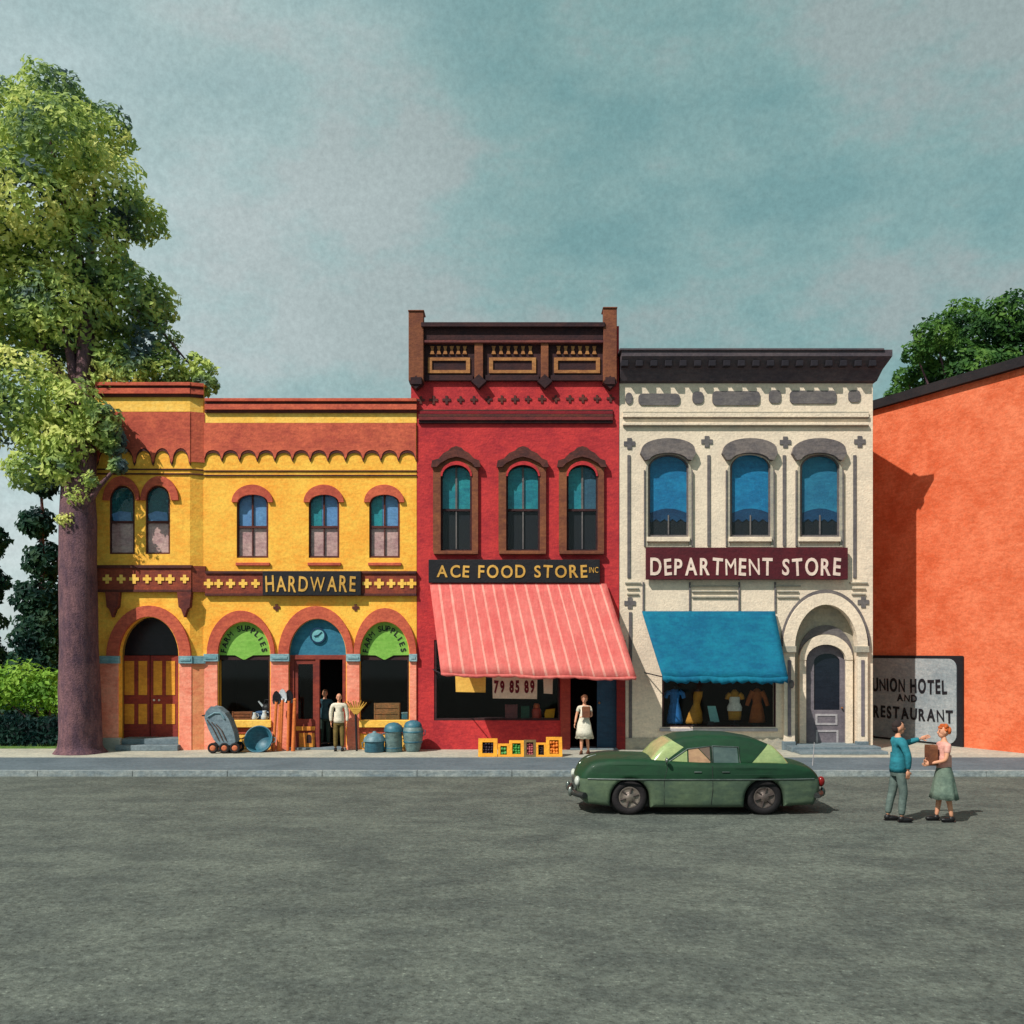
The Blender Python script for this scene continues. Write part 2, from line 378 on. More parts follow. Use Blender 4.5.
def bandset(x0, x1, y, pts, retn=None):
    for (nm, p0, p1, pr, m) in pts:
        b = MB(); b.pbox(x0, x1, p0, p1, y - pr, pr + .01)
        if retn:
            (rx0, ry0), (rx1, ry1) = retn
            dx, dy = rx1 - rx0, ry1 - ry0; ln = math.hypot(dx, dy); nx, ny = dy / ln * pr, -dx / ln * pr
            z0, z1 = Z(p1, y - pr), Z(p0, y - pr)
            b.add([(rx0, ry0 - pr, z0), (rx1 + nx, ry1 + ny, z0), (rx1, ry1 + .0, z0), (rx0, ry0, z0), (rx0, ry0 - pr, z1), (rx1 + nx, ry1 + ny, z1), (rx1, ry1, z1), (rx0, ry0, z1)],
                  [(0, 3, 2, 1), (4, 5, 6, 7), (0, 1, 5, 4), (1, 2, 6, 5), (2, 3, 7, 6)])
        b.build(nm, m, YB, bevel=.008)
RET = ((xr0, yb_), (xr1, 0))
for (x0, x1, y, off, rt) in ((95, 190, yb_, -16, RET), (204.5, mx, 0, 0, None)):
    o_ = off
    bandset(x0, x1, y, [('cornice', 398 + o_, 401 + o_ * .98, .22, RUST), ('cornice_dark_board', 401 + o_, 404 + o_, .13, RUSTD), ('cornice_board', 404 + o_, 409.5 + o_, .17, RUST), ('cornice_fillet', 409.5 + o_, 412.5 + o_, .11, RUSTD), ('parapet_band', 412.5 + o_, 423 + o_ * .7, .03, YELP)], rt)  # thin dark rust strips set between the rust boards
# scalloped rust frieze with its dark edging
for (x0, x1, y, n, top, hd, tip) in ((97, 190, yb_, 5, 412, 448, 463), (204, mx - .6, 0, 12, 423, 450, 459)):
    b = MB(); b.ppanel(scallop(x0, x1, top, tip, hd, n), [], y - .07, .08); sc_ = b.build('scalloped_frieze', RUST, YB)
    b = MB(); b.ppanel(scallop(x0, x1, top, tip, hd, n, 2.6), [], y - .05, .06); b.build('scallop_edging', RUSTD, sc_)
b = MB()
for (p0, p1) in ((412, 462),):
    z0, z1 = Z(p1, yb_), Z(p0, yb_); n_ = .05
    b.add([(xr0, yb_ - .06, z0), (xr1 + n_, -.05, z0), (xr1 + n_, -.05, z1), (xr0, yb_ - .06, z1)], [(0, 1, 2, 3)])
b.build('frieze_return', RUST, YB)
bandset(97, 190, yb_, [('string_course', 468.5, 469.8, .04, RUSTD), ('string_course', 473, 474.4, .05, RUSTD)], RET)
bandset(204, mx, 0, [('string_course', 470.2, 471.4, .04, RUSTD), ('string_course', 474.6, 475.8, .05, RUSTD)])
# upper windows
for i, (p, q_) in enumerate(mainw):
    w = window(YB, 0, p + 2, q_ - 2, 494, 504, 556, 2, RUSTD, LBLU if i == 0 else [LBLU, LBLU][0], PNK, rail=527, mull=1.6)
    if i:
        b = MB(); b.ppanel([(p + 1.5, 526), (p + 1.5, 503), (p + 4, 498), (p + 9, 494.5), (p + 13, 494), (p + 13.5, 526)], [], .138, .01); b.build('shade', TEAL, w)
    c = (p + q_) / 2
    hood = ringarch(p - 5, q_ + 4, 484.5, p + 1, q_ - 1, 494.5, 502)
    b = MB(); b.ppanel(hood, [], -.09, .1); b.build('hood', RUST, w)
    b = MB(); b.pbox(p - 1, q_ + 1, 562.5, 565.5, -.08, .09); b.build('sill', RUST, w, bevel=.01)
for i, (p, q_) in enumerate(bw):
    w = window(YB, yb_, p, q_, 487, 499, 552.5, 1.7, RUSTD, DTEA, PNK, rail=522)
    b = MB(); b.ppanel([(p + 3, 521), (p + 1, 514), (p + 9, 511), (p + 20, 512.5), (p + 21, 521)], [], yb_ + .138, .01); b.build('shade', LBLU, w)
    hood = ringarch([102.5, 140.2][i], [139.2, 178][i], 476, p - 2, q_ + 2, 485, 500)
    b = MB(); b.ppanel(hood, [], yb_ - .09, .1); b.build('hood', RUST, w)
# ornamental band with crosses, brackets
b = MB(); b.pbox(96, 191, 566, 592, yb_ - .1, .11)
z0, z1 = Z(592, yb_), Z(566, yb_)
b.add([(xr0, yb_ - .1, z0), (xr1 + .08, -.08, z0), (xr1 + .08, -.08, z1), (xr0, yb_ - .1, z1), (xr1 + .08, 0.05, z0), (xr1 + .08, .05, z1)], [(0, 1, 2, 3), (1, 4, 5, 2)])
orn = b.build('ornament_band', M('rust_band_paint', (150, 70, 48), (112, 52, 44), grain=.2), YB)
b = MB(); b.pbox(95.5, 191.5, 565, 568, yb_ - .15, .16); b.pbox(95.5, 191, 589.6, 592, yb_ - .13, .14); b.build('band_moulding', RUSTD, orn, bevel=.008)
each('cross_ornament', [cross_pts(xx, 579, random.uniform(4.2, 5)) for xx in (107, 121, 134, 147, 159.5, 170, 184.5)], yb_ - .125, .03, YELP, orn)
for (p, q_) in ((105, 119), (177, 191)):
    b = MB(); c = (p + q_) / 2
    b.ppanel([(p, 592), (q_, 592), (q_ - 1.5, 607), (q_ - 4, 609), (c, 617.5), (p + 4, 609), (p + 1.5, 607)], [], yb_ - .22, .23); b.build('bracket', M('bracket_paint', (132, 62, 48), (92, 44, 42), grain=.18), YB, bevel=.015)
b = MB(); b.pbox(205, mx - .4, 571.5, 595.5, -.1, .11); orn = b.build('ornament_band', MATS['rust_band_paint'], YB)
b = MB(); b.pbox(205, mx - .3, 571, 573.6, -.15, .16); b.pbox(205, mx - .3, 593.4, 595.8, -.13, .14); b.build('band_moulding', RUSTD, orn, bevel=.008)
each('cross_ornament', [cross_pts(xx, 583.5, random.uniform(4.2, 5)) for xx in (208.5, 218.5, 230.5, 243, 255.5, 367, 379, 391, 402, 411.5)], -.125, .03, YELP, orn)
each('wall_ornament', [cross_pts(xx, 607.5, 3.4) for xx in (276.5, 355.5)], -.03, .035, RUSTD, YB)
# ground floor arches
for nm, ring, y in (('archivolt', ringarch(206.5, 274.5, 610.5, 217.5, 270.5, 621.5, 655), 0), ('archivolt', ringarch(278, 353, 606, 288.5, 346.5, 618.5, 655), 0), ('archivolt', ringarch(353.4, 416.3, 608, 359.5, 409.5, 621.5, 655), 0), ('archivolt', ringarch(106, 190.5, 605.5, 118, 179, 616.5, 657), yb_)):
    b = MB(); b.ppanel(ring, [], y - .1, .11); b.build(nm, RUST, YB)
for (p, q_) in ((204, 217.4), (270.6, 288.4), (346.6, 359.4), (409.6, mx - .2)):
    b = MB(); b.pbox(p, q_, 661, 750.5, -.06, .07); pl = b.build('pier', SAL, YB, bevel=.01)
    b = MB(); b.pbox(p - .6, q_ + .6, 654, 661.5, -.14, .15); b.pbox(p + 1, q_ - 1, 656.5, 659, -.16, .03); b.build('impost', IMP, pl, bevel=.01)
for (p, q_) in ((99, 118), (179, 191.5)):
    b = MB(); b.pbox(p, q_, 663, 756.5, yb_ - .06, .07); pl = b.build('pier', SAL, YB, bevel=.01)
    b = MB(); b.pbox(p - .6, q_ + .6, 656, 663.5, yb_ - .14, .15); b.pbox(p + 1, q_ - 1, 658.5, 661, yb_ - .16, .03); b.build('impost', IMP, pl, bevel=.01)
    if p < 110:
        b = MB(); b.pbox(p + 3, q_ + 2, 738, 757, yb_ - .14, .15); b.build('plinth', M('pale_plinth', (176, 172, 160), (150, 152, 146)), pl, bevel=.015)
b = MB(); n_ = .04
z0, z1 = 0, Z(663, yb_)
b.add([(xr0, yb_ - .06, z0), (xr1 + n_, -.06, z0), (xr1 + n_, -.06, z1), (xr0, yb_ - .06, z1)], [(0, 1, 2, 3)]); b.build('pier', M('pale_salmon_paint', (240, 162, 112), (228, 130, 92)), YB)
b = MB()
z0, z1 = Z(663.5, yb_), Z(656, yb_)
b.add([(xr0, yb_ - .14, z0), (xr1 + .1, -.12, z0), (xr1 + .1, -.12, z1), (xr0, yb_ - .14, z1), (xr0, yb_, z1), (xr1, 0, z1)], [(0, 1, 2, 3), (3, 2, 5, 4)]); b.build('impost', IMP, YB)
# bay doorway: deep reveal, dark fanlight, slatted double door
b = MB(); yd = yb_ + .75
b.ppanel(arch(117, 180, 615.5, 655, 757), [arch(118.6, 178.4, 617.2, 656, 757)], yb_ + .301, .45); b.build('door_reveal', M('olive_yellow_paint', (176, 136, 56), (150, 118, 60)), YB)
b = MB(); b.ppanel(arch(119, 181, 616, 656, 655), [], yd, .03); b.build('fanlight', DRKP, YB)
for (p, q_, k_) in ((121, 149.6, 155), (150.4, 179.5, 160)):
    b = MB(); b.pbox(p, q_, 655.5, 744, yd - .04, .06); dr = b.build('door', M('door_rust_paint', (156, 64, 50), (118, 46, 46)), YB, bevel=.008)
    b = MB()
    for xx in ((124.5, 134), (138.5, 147)) if p < 130 else ((153.5, 162), (166, 175)):
        b.pbox(xx[0], xx[1], 661, 695, yd - .055, .02); b.pbox(xx[0], xx[1], 704, 724, yd - .055, .02)
    b.build('door_panel', M('door_panel_yellow', (232, 164, 58), (206, 132, 50)), dr)
    b = MB(); b.ell((X(k_, yd), yd - .08, Z(700, yd)), (.035, .035, .035)); b.build('handle', M('white_china', (226, 218, 206), bump=0, rough=.3), dr)
b = MB(); b.box(X(119, yb_), X(181, yb_), yb_ - .3, yd, 0, .17); b.box(X(120, yb_), X(180, yb_), yb_ + .02, yd, .17, .34); b.build('doorstep', STEP, YB, bevel=.015)
# shop windows: lunettes, glazing, sills
for (p, q_), off in ((a1, 0), (a3, 1)):
    c = (p + q_) / 2
    lun = arch(p - .4, q_ + .4, 621.6, 655, 655)
    lun = lun[:-1] + [(q_ + .4, 655), (c + 9, 655.3), (c + 1, 659.5), (c - 1, 659.5), (c - 9, 655.3)]
    b = MB(); b.ppanel(lun, [], .1, .06); lu = b.build('lunette', LIME, YB)
    b = MB(); arc_letters(b, 'FARM SUPPLIES', X(c, .1), Z(654.5, .1), S((q_ - p) / 2 - 5.2), S(26.5), 172, 10, S(5.6), .1, bold=.022); b.build('lettering', SLTD, lu)
    b = MB(); b.ppanel(rect(p, q_, 655, 720.5), [rect(p + 1.5, q_ - 1.5, 660, 719.5)], .14, .06); fr = b.build('shop_window', DBR, YB)
    b = MB(); b.pbox(p + 1, q_ - 1, 656, 720, .17, .012); b.build('glass', GLS, fr)
    b = MB(); b.pbox(p - 1, q_ + 1, 720.5, 727.5, -.16, .5); b.build('sill', YELP, fr, bevel=.012)
    b = MB(); b.pbox(p, q_, 727.6, 733.5, -.05, .06); b.build('apron_band', RUST, fr)
    b = MB(); b.box(X(p), X(q_), .2, 1.3, Z(721) - .05, Z(721)); b.build('display_shelf', DBR, fr)
    b = MB(); b.ppanel(rect(p + 4, q_ - 4, 735, 748), [rect(p + 7, q_ - 7, 738, 746)], -.03, .035); b.build('apron_panel', YELP, fr)
# central door: blue tympanum, glazed leaf and an open leaf
p, q_ = a2
b = MB(); b.ppanel(arch(p - .3, q_ + .3, 618.7, 654, 655), [], .12, .05); b.build('tympanum', TYMP, YB)
b = MB(); b.pbox(p, q_, 655, 659.5, .06, .16); b.pbox(p, p + 5, 659.5, 749.5, .06, .14); b.pbox(q_ - 3.5, q_, 659.5, 749.5, .06, .14); b.pbox(315.5, 319.5, 659.5, 749.5, .06, .14)
b.build('door_frame', M('door_frame_rust', (150, 66, 50), (112, 48, 44)), YB, bevel=.008)
b = MB(); b.ppanel(rect(294, 315.5, 659.5, 749.5), [rect(298, 313, 664, 719)], .1, .06); dr = b.build('door', M('door_leaf_rust', (140, 62, 48), (108, 46, 42)), YB)
b = MB(); b.pbox(297.5, 313.5, 663.5, 719.5, .125, .012); b.build('glass', GLS, dr)
b = MB(); b.pbox(296, 315, 726.5, 730.5, .06, .05); b.ppanel(rect(299, 314.5, 733, 747), [], .085, .02); b.build('door_panel', M('door_leaf_yellow', (222, 156, 58), (196, 116, 52)), dr)
b = MB(); b.ppanel(arch(306.5, 311.5, 734.5, 737.5, 743), [], .078, .012); b.build('letter_flap', DBR, dr)
b = MB(); xh = X(342.5); b.box(xh - .03, xh + .02, .22, 1.0, .05, Z(660)); b.build('door', M('open_door_rust', (120, 54, 46), (92, 40, 40)), YB)
b = MB(); b.box(X(289), X(346), -.12, .4, 0, .06); b.build('doorstep', STEP, YB, bevel=.01)

# ================================================================ red food store
RB = thing('food_store', 'narrow two storey red store with dark bracketed parapet and brown hooded windows', 'building', (X(517), 0, 0))
rx0, rx1 = 417.0, 619.0
rw = [(442.5, 470), (508, 538), (568.5, 596)]
b = MB(); b.ppanel([(411, 398), (411, 326), (rx1, 326), (rx1, 750.5), (rx0, 750.5), (rx0, 398)], [hole(p, q_, 466.5, 476, 549.5, 2) for p, q_ in rw] + [rect(434, 560, 640, 720.5), rect(570.5, 617, 640, 749.5)], 0, .35)
b.box(X(rx0), X(rx0) + .3, .35, 14, 0, Z(398)); b.box(X(411), X(rx0) + .3, .35, 14, Z(398), Z(326)); b.box(X(rx1) - .3, X(rx1), .35, 14, 0, Z(326)); b.box(X(rx0) + .3, X(rx1) - .3, 13.7, 14, 0, Z(326)); b.build('wall', RED, RB)
b = MB(); b.box(X(rx0) + .3, X(rx1) - .3, .35, 13.7, Z(326) - .8, Z(326) - .6); b.build('roof', TAR, RB); b = MB(); b.box(X(rx0) + .3, X(rx1) - .3, .36, 13.7, 3.9, 4.05); b.build('upper_floor', TAR, RB)
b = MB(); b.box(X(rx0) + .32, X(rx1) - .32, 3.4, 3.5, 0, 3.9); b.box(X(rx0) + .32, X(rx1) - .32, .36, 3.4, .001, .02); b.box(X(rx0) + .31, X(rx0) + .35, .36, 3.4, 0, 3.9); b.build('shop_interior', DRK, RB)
def rbox(nm, p0, p1, q0, q1, pr, m, par=None, bev=.01):
    b = MB(); b.pbox(p0, p1, q0, q1, -pr, pr + .01); return b.build(nm, m, par or RB, bevel=bev)
rbox('parapet_cap', 421, 605, 322, 326.5, .35, DBR); rbox('parapet_board', 422, 604, 326.5, 340, .2, DBR)
rbox('parapet_fillet', 422, 604, 340, 342.5, .26, M('plum_fillet', (120, 66, 60), (84, 44, 50))); rbox('parapet_panel_ground', 420, 606, 342.5, 381, .06, DBR)
for (p, q_, tp, bt) in ((408.5, 423.5, 311, 381), (603.5, 617, 308, 381)):
    pi = rbox('parapet_pier', p, q_, tp, bt, .3, BRN, bev=.02)
    b = MB(); b.pbox(p + 2, q_ - 2, 377, 384, -.36, .37); b.ppanel(diamond((p + q_) / 2, 382, 7, 6.5), [], -.32, .32); b.build('drop', DBR, pi)
    b = MB(); b.pbox(p - .6, q_ + .6, tp - 1.4, tp, -.34, .6); b.build('pier_cap', BRN, pi, bevel=.02)
for (p, q_) in ((474.5, 483), (541, 548.5)):
    pi = rbox('parapet_pilaster', p, q_, 342.5, 379, .2, BRN)
    b = MB(); b.ppanel(diamond((p + q_) / 2, 381, 7.5, 7), [], -.27, .27); b.build('drop', DBR, pi)
for (p, q_) in ((425, 472), (486, 538), (551, 602)):
    b = MB(); b.ppanel(rect(p + 3, q_ - 2, 357.5, 373), [rect(p + 7, q_ - 6, 360.5, 370)], -.11, .06); pn = b.build('parapet_panel', TANP, RB, bevel=.008)
    n = 6
    for k in range(n):
        c = p + 4 + (q_ - p - 8) * (k + .5) / n; b = MB()
        b.ppanel([(c - 2, 346), (c + 2, 346), (c + 1, 350), (c + 2.2, 354), (c - 2.2, 354), (c - 1, 350)], [], -.11, .06); b.build('baluster', TANP, pn)
    rbox('parapet_moulding', p - 1, q_ + 1, 375, 380.5, .12, DBR, pn)
each('cross_ornament', [cross_pts(420 + k * 13.6 + random.uniform(-.8, .8), 400 - k * .12, random.uniform(3.4, 4.3), .3) for k in range(15)], -.03, .035, RUSTD, RB)
for (q0, q1, pr, m) in ((409.5, 411, .05, RUSTD), (411, 414, .07, REDD), (414, 417, .11, RUSTD), (417, 420, .14, M('plum_moulding', (128, 50, 50), (96, 40, 44))), (420, 423, .09, DBR)):
    rbox('string_course', 418.5, 613, q0, q1, pr, m)
for i, (p, q_) in enumerate(rw):
    w = window(RB, 0, p, q_, 466.5, 476, 549.5, 2, DBR, TEAL, NBLK, rail=510, mull=1.8, mullm=GRY)  # lower sash: near-black sheet drawn for the dark interior
    if i == 2:
        b = MB(); b.ppanel([(p + 15, 509.5), (p + 15, 467.5), (p + 21, 469), (p + 26, 473), (p + 27.5, 478), (p + 27.5, 509.5)], [], .138, .01); b.build('shade', M('slate_blue_shade', (62, 102, 122), (50, 84, 106)), w)
    c = (p + q_) / 2; hw = (q_ - p) / 2
    out = [(c - hw - 9.5, 551), (c - hw - 9.5, 470), (c - hw - 11, 466), (c - hw - 10, 461), (c - hw - 4, 459), (c - hw + 1, 454), (c - 8, 451.5), (c - 5, 448.5), (c, 447), (c + 5, 448.5), (c + 8, 451.5), (c + hw - 1, 454), (c + hw + 4, 459), (c + hw + 9, 461), (c + hw + 10, 466), (c + hw + 8, 470), (c + hw + 8, 551)]
    b = MB(); b.ppanel(out, [arch(p - 2, q_ + 2, 464.3, 476, 552)[:-1] + [(q_ + 2, 550.9)] if 0 else arch(p - 1.9, q_ + 1.9, 464.4, 476, 550.5)], -.1, .11); hd = b.build('surround', BRN, w)
    crest = [(c - hw - 11.6, 467), (c - hw - 10.4, 460.4), (c - hw - 4, 458.4), (c - hw + 1, 453), (c - 8, 450.5), (c - 5, 447.5), (c, 446), (c + 5, 447.5), (c + 8, 450.5), (c + hw - 1, 453), (c + hw + 4, 458.4), (c + hw + 9.4, 460.4), (c + hw + 10.6, 467), (c + hw + 5, 467), (c + hw + 2, 463), (c + 8, 458.5), (c, 456.5), (c - 8, 458.5), (c - hw - 2, 463), (c - hw - 6, 467)]
    b = MB(); b.ppanel(crest, [], -.2, .1); b.build('hood', M('hood_brown', (100, 54, 46), (68, 40, 40), grain=.2), w, bevel=.01)
    b = MB(); b.ppanel(ringarch(p - 2, q_ + 2, 461, p - .2, q_ + .2, 464.8, 476), [], -.13, .03); b.build('arch_band', RED, w)
    b = MB(); b.pbox(p - 9, q_ + 8, 551, 554, -.2, .21); b.build('sill', BRN, w, bevel=.01)
# shop front
b = MB(); b.ppanel(rect(433.5, 560.5, 640, 721), [rect(436.5, 558, 643, 718.5)], .02, .14); fr = b.build('shop_window', DBR, RB)
b = MB(); b.pbox(436, 558.5, 643, 719, .1, .012); b.build('glass', GLS, fr)
b = MB(); b.box(X(434.5), X(560), .2, 1.5, Z(720.5) - .06, Z(720.5)); b.build('display_shelf', DBR, fr)
b = MB(); b.pbox(560.7, 570.2, 640, 750, -.08, .3); b.build('pier', M('coral_pier_paint', (176, 74, 60), (146, 58, 52)), RB, bevel=.01)
b = MB(); b.pbox(616.8, 625.5, 640, 750, -.08, .1); b.build('door_jamb', M('jamb_red', (146, 44, 40), (118, 36, 38)), RB, bevel=.01)
b = MB(); b.pbox(597, 616.8, 641, 749, .1, .06); dr = b.build('door', M('blue_door_paint', (42, 74, 100), (32, 60, 84), rough=.5), RB)
b = MB(); b.ell((X(599.5), .06, Z(703)), (.035, .04, .035)); b.build('handle', TANP, dr)
b = MB(); b.box(X(570), X(617), -.15, .4, 0, .05); b.build('doorstep', STEP, RB, bevel=.01)
# ================================================================ white department store
WB = thing('department_store', 'two storey cream stone store with dark slate cornice, blue window shades and arched portal', 'building', (X(746), 0, 0))
wx0, wx1 = 619.6, 872.8
ww = [(650, 687), (732, 769), (802, 838)]
po = (795, 858)
b = MB(); b.ppanel(rect(wx0, wx1, 352, 750.5), [hole(p, q_, 456, 468, 535, 2) for p, q_ in ww] + [rect(662, 776, 672, 727), arch(*po, 604, 648, 749.6)], 0, .35)
b.box(X(wx0), X(wx0) + .3, .35, 14, 0, Z(352)); b.box(X(wx1) - .3, X(wx1), .35, 14, 0, Z(352)); b.box(X(wx0) + .3, X(wx1) - .3, 13.7, 14, 0, Z(352)); b.build('wall', CRM, WB)
b = MB(); b.box(X(wx0) + .3, X(wx1) - .3, .35, 13.7, Z(352) - .6, Z(352) - .4); b.build('roof', TAR, WB); b = MB(); b.box(X(wx0) + .3, X(wx1) - .3, .36, 13.7, 4.3, 4.45); b.build('upper_floor', TAR, WB)
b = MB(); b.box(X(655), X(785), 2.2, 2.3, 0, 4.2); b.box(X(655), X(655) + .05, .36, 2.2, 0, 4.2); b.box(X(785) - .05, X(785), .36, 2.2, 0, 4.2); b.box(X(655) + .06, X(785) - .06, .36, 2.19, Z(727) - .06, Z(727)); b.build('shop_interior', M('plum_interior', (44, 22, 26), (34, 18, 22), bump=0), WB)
def wbox(nm, p0, p1, q0, q1, pr, m, par=None, bev=.01, y=0):
    b = MB(); b.pbox(p0, p1, q0, q1, y - pr, pr + .01); return b.build(nm, m, par or WB, bevel=bev)
# cornice: projecting slab, dentils, sloped cove with a raked right end
b = MB(); y1 = -.55
x0 = X(wx0); x1t, x1b = X(884, y1), X(wx1) + .02
def zt(p): return Z(p, y1)
pr = [(-.55, zt(349.5)), (-.55, zt(356)), (-.48, zt(359)), (-.28, zt(367)), (-.12, zt(377)), (0.0, zt(378.5)), (.3, zt(378.5)), (.3, zt(349.5))]
vs = [(x0, y, z) for y, z in pr] + [(X(wx1) + max(.02, -y * .72), y, z) for y, z in pr]
n = len(pr); b.add(vs, [tuple(range(n)), tuple(reversed(range(n, 2 * n)))] + [(i, i + n, (i + 1) % n + n, (i + 1) % n) for i in range(n)])
cor = b.build('cornice', SLT, WB, bevel=.01)
for k in range(18):
    xx = 625 + k * 14.6; b = MB(); b.pbox(xx - 3.6, xx + 3.6, 360, 366, -.5, .3); b.build('dentil', SLTD, cor, bevel=.02)
b = MB(); b.pbox(wx0, 884.5, 348, 350.2, -.6, .9); b.build('cornice_cap', SLT, cor, bevel=.015)
# frieze plaques
def plaque(p0, p1, q0, q1, rr=4):
    pts = []
    for cx, cy, a0 in ((p1 - rr, q0 + rr, -90), (p1 - rr, q1 - rr, 0), (p0 + rr, q1 - rr, 90), (p0 + rr, q0 + rr, 180)):
        for k in range(6): a = R(a0 + 18 * k); pts.append((cx + rr * math.cos(a), cy + rr * math.sin(a)))
    b = MB(); b.ppanel(pts, [], -.04, .05); return b.build('frieze_plaque', GRY, WB)
for a in ((625.5, 632.5, 392.5, 404), (638.5, 680, 393.5, 405), (692.5, 703.5, 391.5, 403.5), (712.5, 760, 391, 405), (769, 781, 390, 403), (790, 836.5, 390.5, 403.5), (848.5, 860.5, 390, 402)): plaque(*a)
for (q0, q1, pr_, m) in ((411.5, 413, .07, CRMG), (413, 417, .1, CRM), (417, 418.2, .05, GRY), (422.5, 425, .12, CRM), (425, 426.6, .06, CRMG)): wbox('string_course', 623, 869, q0, q1, pr_, m)
each('cross_ornament', [cross_pts(xx, yy, 5.6, .4) for xx, yy in ((629.5, 443.5), (707, 441.5), (785.5, 442), (860, 441.5), (630, 603), (863.5, 602))], -.03, .035, GRY, WB)
for i, (p, q_) in enumerate(ww):
    w = window(WB, 0, p, q_, 456 - i % 2 * 2, 468, 535, 2.2, GRY, BLUS, NBLK, rail=None)
    for ch in list(w.children):
        if ch.name.startswith('curtain') or ch.name.startswith('shade'): bpy.data.objects.remove(ch)
    gt = 456 - i % 2 * 2; c = (p + q_) / 2
    m_ = BLUS if i < 2 else M('teal_blue_shade', (48, 128, 160), (36, 104, 140))
    lo = [(q_ + .6, 513)]
    b = MB(); b.ppanel(arch(p - .6, q_ + .6, gt - .6, 468, 514, 18), [], .15, .02); sh = b.build('shade', m_, w)
    b = MB(); b.ppanel([(p - .5, 522)] + [(p + (q_ - p) * k / 12, 513 - 4.5 * math.sin(math.pi * k / 12)) for k in range(13)] + [(q_ + .5, 522)] + [(q_ - (q_ - p) * (k + .5) / 9, 519 if k % 2 else 522) for k in range(9)], [], .136, .012); b.build('shade_fringe', M('dark_blue_fringe', (26, 68, 104), (20, 50, 84)), sh)
    b = MB(); b.pbox(p - .6, q_ + .6, 513, 535.6, .155, .02); b.build('curtain', NBLK, w)  # near-black sheet, no cloth: darkness of the room behind put into its colour
    b = MB(); b.pbox(c - .6, c + .6, 515, 534.6, .1, .05); b.build('mullion', GRY, w)
    b = MB(); b.ppanel([(p - 4.6, 547), (p - 4.6, 472)] + [(c - (q_ - p + 9) / 2 * math.cos(math.pi * k / 16), 472 - 20 * math.sin(math.pi * k / 16)) for k in range(17)] + [(q_ + 4.6, 547)], [arch(p - 2.1, q_ + 2.1, gt - 2.1, 468, 547 - .6)[0:0] or arch(p - 2.1, q_ + 2.1, gt - 2.1, 468, 546)], -.06, .065); b.build('surround', CRMG, w)
    b = MB(); b.pbox(p - 5.8, p - 4.7, 470, 546, -.09, .1); b.pbox(q_ + 4.7, q_ + 5.8, 470, 546, -.09, .1); b.build('surround_edge', GRY, w)
    b = MB(); b.ppanel([(p - 9.5, 453)] + [(c - ((q_ - p) / 2 + 8) * math.cos(math.pi * k / 14), 449 - 11 * math.sin(math.pi * k / 14)) for k in range(15)] + [(q_ + 9, 453), (q_ + 5, 460)] + [(c + ((q_ - p) / 2 + 1) * math.cos(math.pi * k / 14), 461 - 8.5 * math.sin(math.pi * k / 14)) for k in range(1, 14)] + [(p - 5, 460)], [], -.2, .21); b.build('hood', M('hood_grey', (124, 114, 110), (94, 88, 90), grain=.18), w, bevel=.012)
    b = MB(); b.pbox(p - 3, q_ + 3, 536.8, 541.5, -.14, .15); b.build('sill', CRM, w, bevel=.012)
# pilasters as raised strips with grey edges
for (p, q0, q1) in ((629, 455, 578), (709, 455, 546), (784.5, 455, 546), (855, 455, 578), (630.5, 612, 748)):
    wbox('pilaster_groove', p - 1.6, p + 1.6, q0, q1, .035, GRY)
for (p, q_) in ((690, 739), (775.5, 801), (625, 641), (850, 868)):
    for k in range(3): wbox('capital_line', p + (2 if k else 0), q_ - (2 if k else 0), 585 + k * 5.6 - (0 if p > 640 and p < 840 else 3), 586.6 + k * 5.6 - (0 if p > 640 and p < 840 else 3), .06, CRMG)
for p in (643.5, 690, 739.5, 775.5): wbox('pilaster_edge', p - .8, p + .8, 582, 612, .05, GRY)
# display window
b = MB(); b.ppanel(rect(661, 777, 672, 728.5), [rect(663.5, 774.5, 675, 726)], .04, .12); fr = b.build('shop_window', M('window_frame_plum', (64, 34, 38), (48, 26, 32)), WB)
b = MB(); b.pbox(663, 775, 675, 726.5, .09, .012); b.build('glass', GLS, fr)
b = MB(); b.pbox(660, 778, 728.6, 731.5, -.12, .2); b.build('sill', LGRY, fr, bevel=.012)
wbox('base_course', 620, 783, 738, 750, .05, CRMG)
# arched portal
b = MB(); b.ppanel(ringarch(781, 870.5, 589.5, 784, 867.5, 593.5, 648), [], -.1, .11); b.build('archivolt_edge', GRY, WB)
b = MB(); b.ppanel(ringarch(783.5, 868, 593, 795, 858, 604.5, 648), [], -.2, .21); b.build('archivolt', CRM, WB, bevel=.015)
for (p, q_) in ((784, 795), (858, 868)):
    b = MB(); b.pbox(p, q_, 652, 742, -.14, .15); pl = b.build('portal_pier', CRM, WB, bevel=.012)
    b = MB(); b.pbox(p - 1.5, q_ + 1.5, 646, 652.5, -.24, .25); b.build('impost', CRMG, pl, bevel=.015)
    b = MB(); b.pbox(p - 1, q_ + 1, 741.5, 750.4, -.2, .21); b.build('plinth', STEP, pl, bevel=.015)
    b = MB(); b.pbox((p + q_) / 2 - 1.6, (p + q_) / 2 + 1.6, 660, 736, -.165, .03); b.build('groove', GREYW, pl)
yp = .345
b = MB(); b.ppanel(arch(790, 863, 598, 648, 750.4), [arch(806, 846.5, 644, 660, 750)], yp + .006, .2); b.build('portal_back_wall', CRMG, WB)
b = MB(); b.ppanel(ringarch(799, 853, 625, 803, 849, 634, 655), [], yp - .05, .06); b.build('portal_arch_band', GRY, WB)
b = MB(); b.ppanel(ringarch(799.5, 853, 634.5, 806.5, 846, 644.5, 660), [], yp - .14, .15); b.build('inner_archivolt', CRM, WB, bevel=.012)
